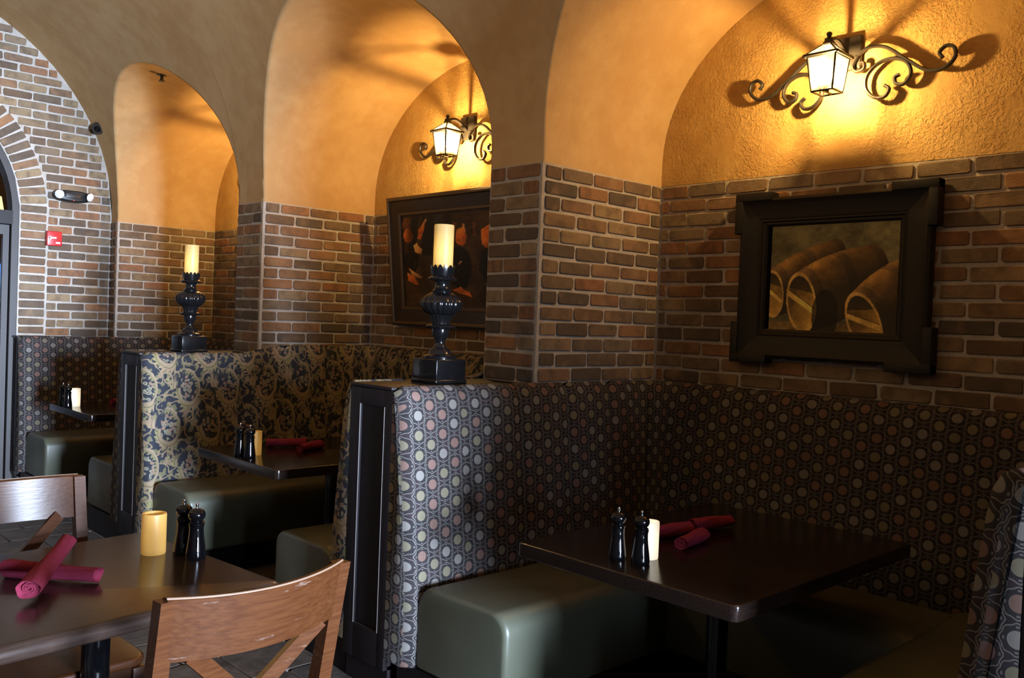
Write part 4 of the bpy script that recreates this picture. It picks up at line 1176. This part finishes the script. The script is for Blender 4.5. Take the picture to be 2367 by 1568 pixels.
    poly([(0.625, 0.87), (0.655, 0.86), (0.65, 0.72), (0.62, 0.74)], BR_); poly([(0.70, 0.80), (0.76, 0.84), (0.79, 0.70), (0.74, 0.62), (0.69, 0.66)], OR, 0.5)
    ell(0.76, 0.44, 0.17, 0.18, 0.1, BK); poly([(0.84, 0.92), (0.88, 0.92), (0.90, 0.66), (0.85, 0.64)], BR_); poly([(0.86, 0.62), (0.93, 0.66), (0.97, 0.52), (0.90, 0.46)], LO, 0.5)
    ell(0.92, 0.36, 0.13, 0.14, 0, BK); poly([(0.72, 0.20), (0.86, 0.22), (0.95, 0.12), (0.80, 0.10)], BR_, 0.2)
    return np.clip(C*np.array([1.2, 1.35, 1.35]), 0, 1)
def moulded_frame(r, w, h, profile, mat, name='frame_rail'):
    """four mitred rails; profile = list of (distance in from the outer edge, height towards the room)"""
    for side in range(4):
        v = []; f = []
        for (d, t) in profile:
            a = w/2-d; b = h/2-d
            c = {0: ((a, b), (-a, b)), 1: ((-a, b), (-a, -b)), 2: ((-a, -b), (a, -b)), 3: ((a, -b), (a, b))}[side]
            v += [(-t, c[0][0], c[0][1]), (-t, c[1][0], c[1][1])]
        n = len(profile)
        for k in range(n): k2 = (k+1) % n; f.append((2*k, 2*k+1, 2*k2+1, 2*k2))
        mb = MB(); mb.v = v; mb.f = f; mb.build(name, M[mat], r, 0.5)
# barrels: broad dark frame with projecting square corners
p1 = empty('framed_painting', (D-0.012, -0.912, 1.685)); tag(p1, 'painting of wine barrels in a broad black frame with stepped corners', 'painting', 'framed paintings')
canvas('canvas', 0.585, 0.497, 210, 180, img_barrels(210, 180), p1, (-0.028, -0.024, 0.0))
moulded_frame(p1, 0.83, 0.70, [(0.0, 0.0), (0.0, 0.050), (0.012, 0.056), (0.024, 0.050), (0.035, 0.046), (0.085, 0.044), (0.095, 0.040), (0.102, 0.042), (0.108, 0.036), (0.116, 0.036), (0.126, 0.028), (0.13, 0.0)], 'darkframe')
for sy in (-1, 1):
    for sz in (-1, 1):
        y, z = sy*0.415, sz*0.35; e = 0.026; L = 0.155
        mb = MB()
        a0, a1 = sorted((y+sy*e, y-sy*L)); b0, b1 = sorted((z+sz*e, z-sz*0.012))
        mb.rbox(-0.062, 0, a0, a1, b0, b1, 0.004)
        a0, a1 = sorted((y+sy*e, y-sy*0.012)); b0, b1 = sorted((z+sz*e, z-sz*L))
        mb.rbox(-0.0615, 0, a0, a1, b0, b1, 0.004)
        mb.build('corner_block', M['darkframe'], p1, True)
# bottles: leans forward at the top
p2 = empty('framed_painting', (D-0.016, 1.44, 1.80)); p2.rotation_euler = (0, -math.atan2(0.085, 0.82), 0); p2.location = (D-0.058, 1.44, 1.81)
tag(p2, 'painting of wine bottles with orange labels in a dark frame, leaning forward', 'painting', 'framed paintings')
canvas('canvas', 1.10, 0.585, 260, 150, img_bottles(260, 150), p2, (-0.012, 0, 0))
moulded_frame(p2, 1.35, 0.83, [(0.0, -0.004), (0.0, 0.036), (0.008, 0.040), (0.020, 0.040), (0.030, 0.030), (0.085, 0.024), (0.105, 0.020), (0.128, 0.016), (0.130, 0.0)], 'brownframe')
moulded_frame(p2, 1.35-0.20, 0.83-0.20, [(0.0, 0.018), (0.004, 0.027), (0.018, 0.027), (0.022, 0.018)], 'gilt', 'inner_bead')
moulded_frame(p2, 1.35-0.016, 0.83-0.016, [(0.0, 0.036), (0.003, 0.042), (0.014, 0.042), (0.018, 0.036)], 'gilt', 'outer_bead')
p3 = empty('framed_painting', (D-0.016, 3.88, 1.70)); tag(p3, 'dark framed painting mostly hidden behind the middle pier in the far niche', 'painting', 'framed paintings')
canvas('canvas', 0.52, 0.44, 40, 34, img_bottles(40, 34), p3, (-0.024, 0, 0))
moulded_frame(p3, 0.80, 0.70, [(0.0, 0.0), (0.0, 0.045), (0.03, 0.05), (0.10, 0.04), (0.138, 0.028), (0.14, 0.0)], 'darkframe')

# ------------------------------------------------------------------ small fittings on the end wall and vault
def emergency_light():
    r = empty('emergency_light', (-0.325, YE-0.014, 2.312)); tag(r, 'black emergency light with two round lamp heads on the end wall', 'emergency light')
    n = 40; poly = []
    for k in range(n):
        a = 2*PI*k/n; c, s = math.cos(a), math.sin(a)
        poly.append((0.142*math.copysign(abs(c)**0.75, c), 0.047*math.copysign(abs(s)**0.75, s)))
    mb = MB()
    v = []
    for y, k in ((0.0, 1.0), (-0.045, 1.0), (-0.060, 0.90), (-0.066, 0.75)): v += [(x*k, y, z*k) for x, z in poly]
    f = [(i*n+k, i*n+(k+1) % n, (i+1)*n+(k+1) % n, (i+1)*n+k) for i in range(3) for k in range(n)]+[tuple(range(3*n, 4*n)), tuple(range(n))[::-1]]
    mb.v = v; mb.f = f; mb.build('housing', M['blackp'], r, 0.6)
    MB().rbox(-0.062, 0.052, -0.072, -0.060, -0.018, 0.022, 0.003).build('test_panel', M['steel'], r, True)
    for s in (-1, 1):
        h = MB().lathe([(0.012, -0.03), (0.030, -0.012), (0.036, 0.0), (0.036, 0.008), (0.031, 0.010)], 24).build('lamp_head', M['blackp'], r, 0.9, (s*0.112, -0.082, 0.004), (PI/2+0.25, 0.0, s*0.45))
        MB().lathe([(0.0005, 0.004), (0.02, 0.006), (0.034, 0.011), (0.026, 0.019), (0.0005, 0.024)], 24).build('lens', M['lens'], h, 0.9)
    MB().lathe([(0.0005, 0.0), (0.004, 0.001), (0.003, 0.004), (0.0005, 0.005)], 10).build('indicator', M['led'], r, True, (0.0, -0.063, -0.034), (PI/2, 0, 0))
emergency_light()
def pull_station():
    r = empty('fire_alarm_pull', (-0.455, YE-0.014, 1.962)); tag(r, 'red fire alarm pull box on the brick end wall', 'fire alarm')
    MB().rbox(-0.056, 0.056, -0.050, 0, -0.058, 0.058, 0.006).build('housing', M['red'], r, True)
    MB().rbox(-0.040, 0.012, -0.060, -0.046, -0.002, 0.012, 0.003).rbox(-0.040, -0.028, -0.060, -0.046, -0.012, 0.016, 0.003).build('pull_handle', M['white'], r, True)
    MB().box(0.008, 0.042, -0.0512, -0.0495, -0.040, -0.026).build('label_strip', M['white'], r)
pull_station()
def camera_fixture():
    r = empty('security_camera', (-0.155, YE-0.01, 2.885)); tag(r, 'dark cylindrical security camera under the vault at the end wall', 'camera')
    r.rotation_euler = (0, 0, 0)
    MB().lathe([(0.040, 0.0), (0.042, 0.015), (0.036, 0.022), (0.014, 0.03), (0.012, 0.06)], 24).build('mount', M['blackp'], r, 0.9, (0.01, 0, 0), (PI/2, 0, 0))
    b = MB().lathe([(0.030, -0.075), (0.046, -0.072), (0.048, -0.05), (0.048, 0.045), (0.043, 0.062), (0.040, 0.066)], 28).build('housing', M['steel'], r, 0.9, (0.0, -0.085, 0.005), (PI/2+0.35, 0.0, -0.50))
    MB().lathe([(0.0005, 0.058), (0.018, 0.060), (0.024, 0.068), (0.020, 0.070), (0.017, 0.066), (0.0005, 0.066)], 24).build('lens', M['mill'], b, 0.9)
camera_fixture()
def sprinkler():
    yc = BAYS[2]; x = -0.10; z = AZ+AB+SL*(D-x)
    r = empty('sprinkler_head', (x, yc, z)); tag(r, 'small dark sprinkler head at the crown of the far niche vault', 'sprinkler')
    MB().lathe([(0.034, 0.0), (0.034, -0.004), (0.020, -0.008), (0.011, -0.012), (0.010, -0.035)], 20).build('escutcheon', M['blackp'], r, 0.9)
    MB().lathe([(0.0005, -0.046), (0.022, -0.046), (0.022, -0.043), (0.0005, -0.042)], 16).build('deflector', M['blackp'], r, True)
    MB().tube([(0.010, 0, -0.03), (0.012, 0, -0.044)], 0.003, 6).tube([(-0.010, 0, -0.03), (-0.012, 0, -0.044)], 0.003, 6).build('frame_arm', M['blackp'], r)
sprinkler()
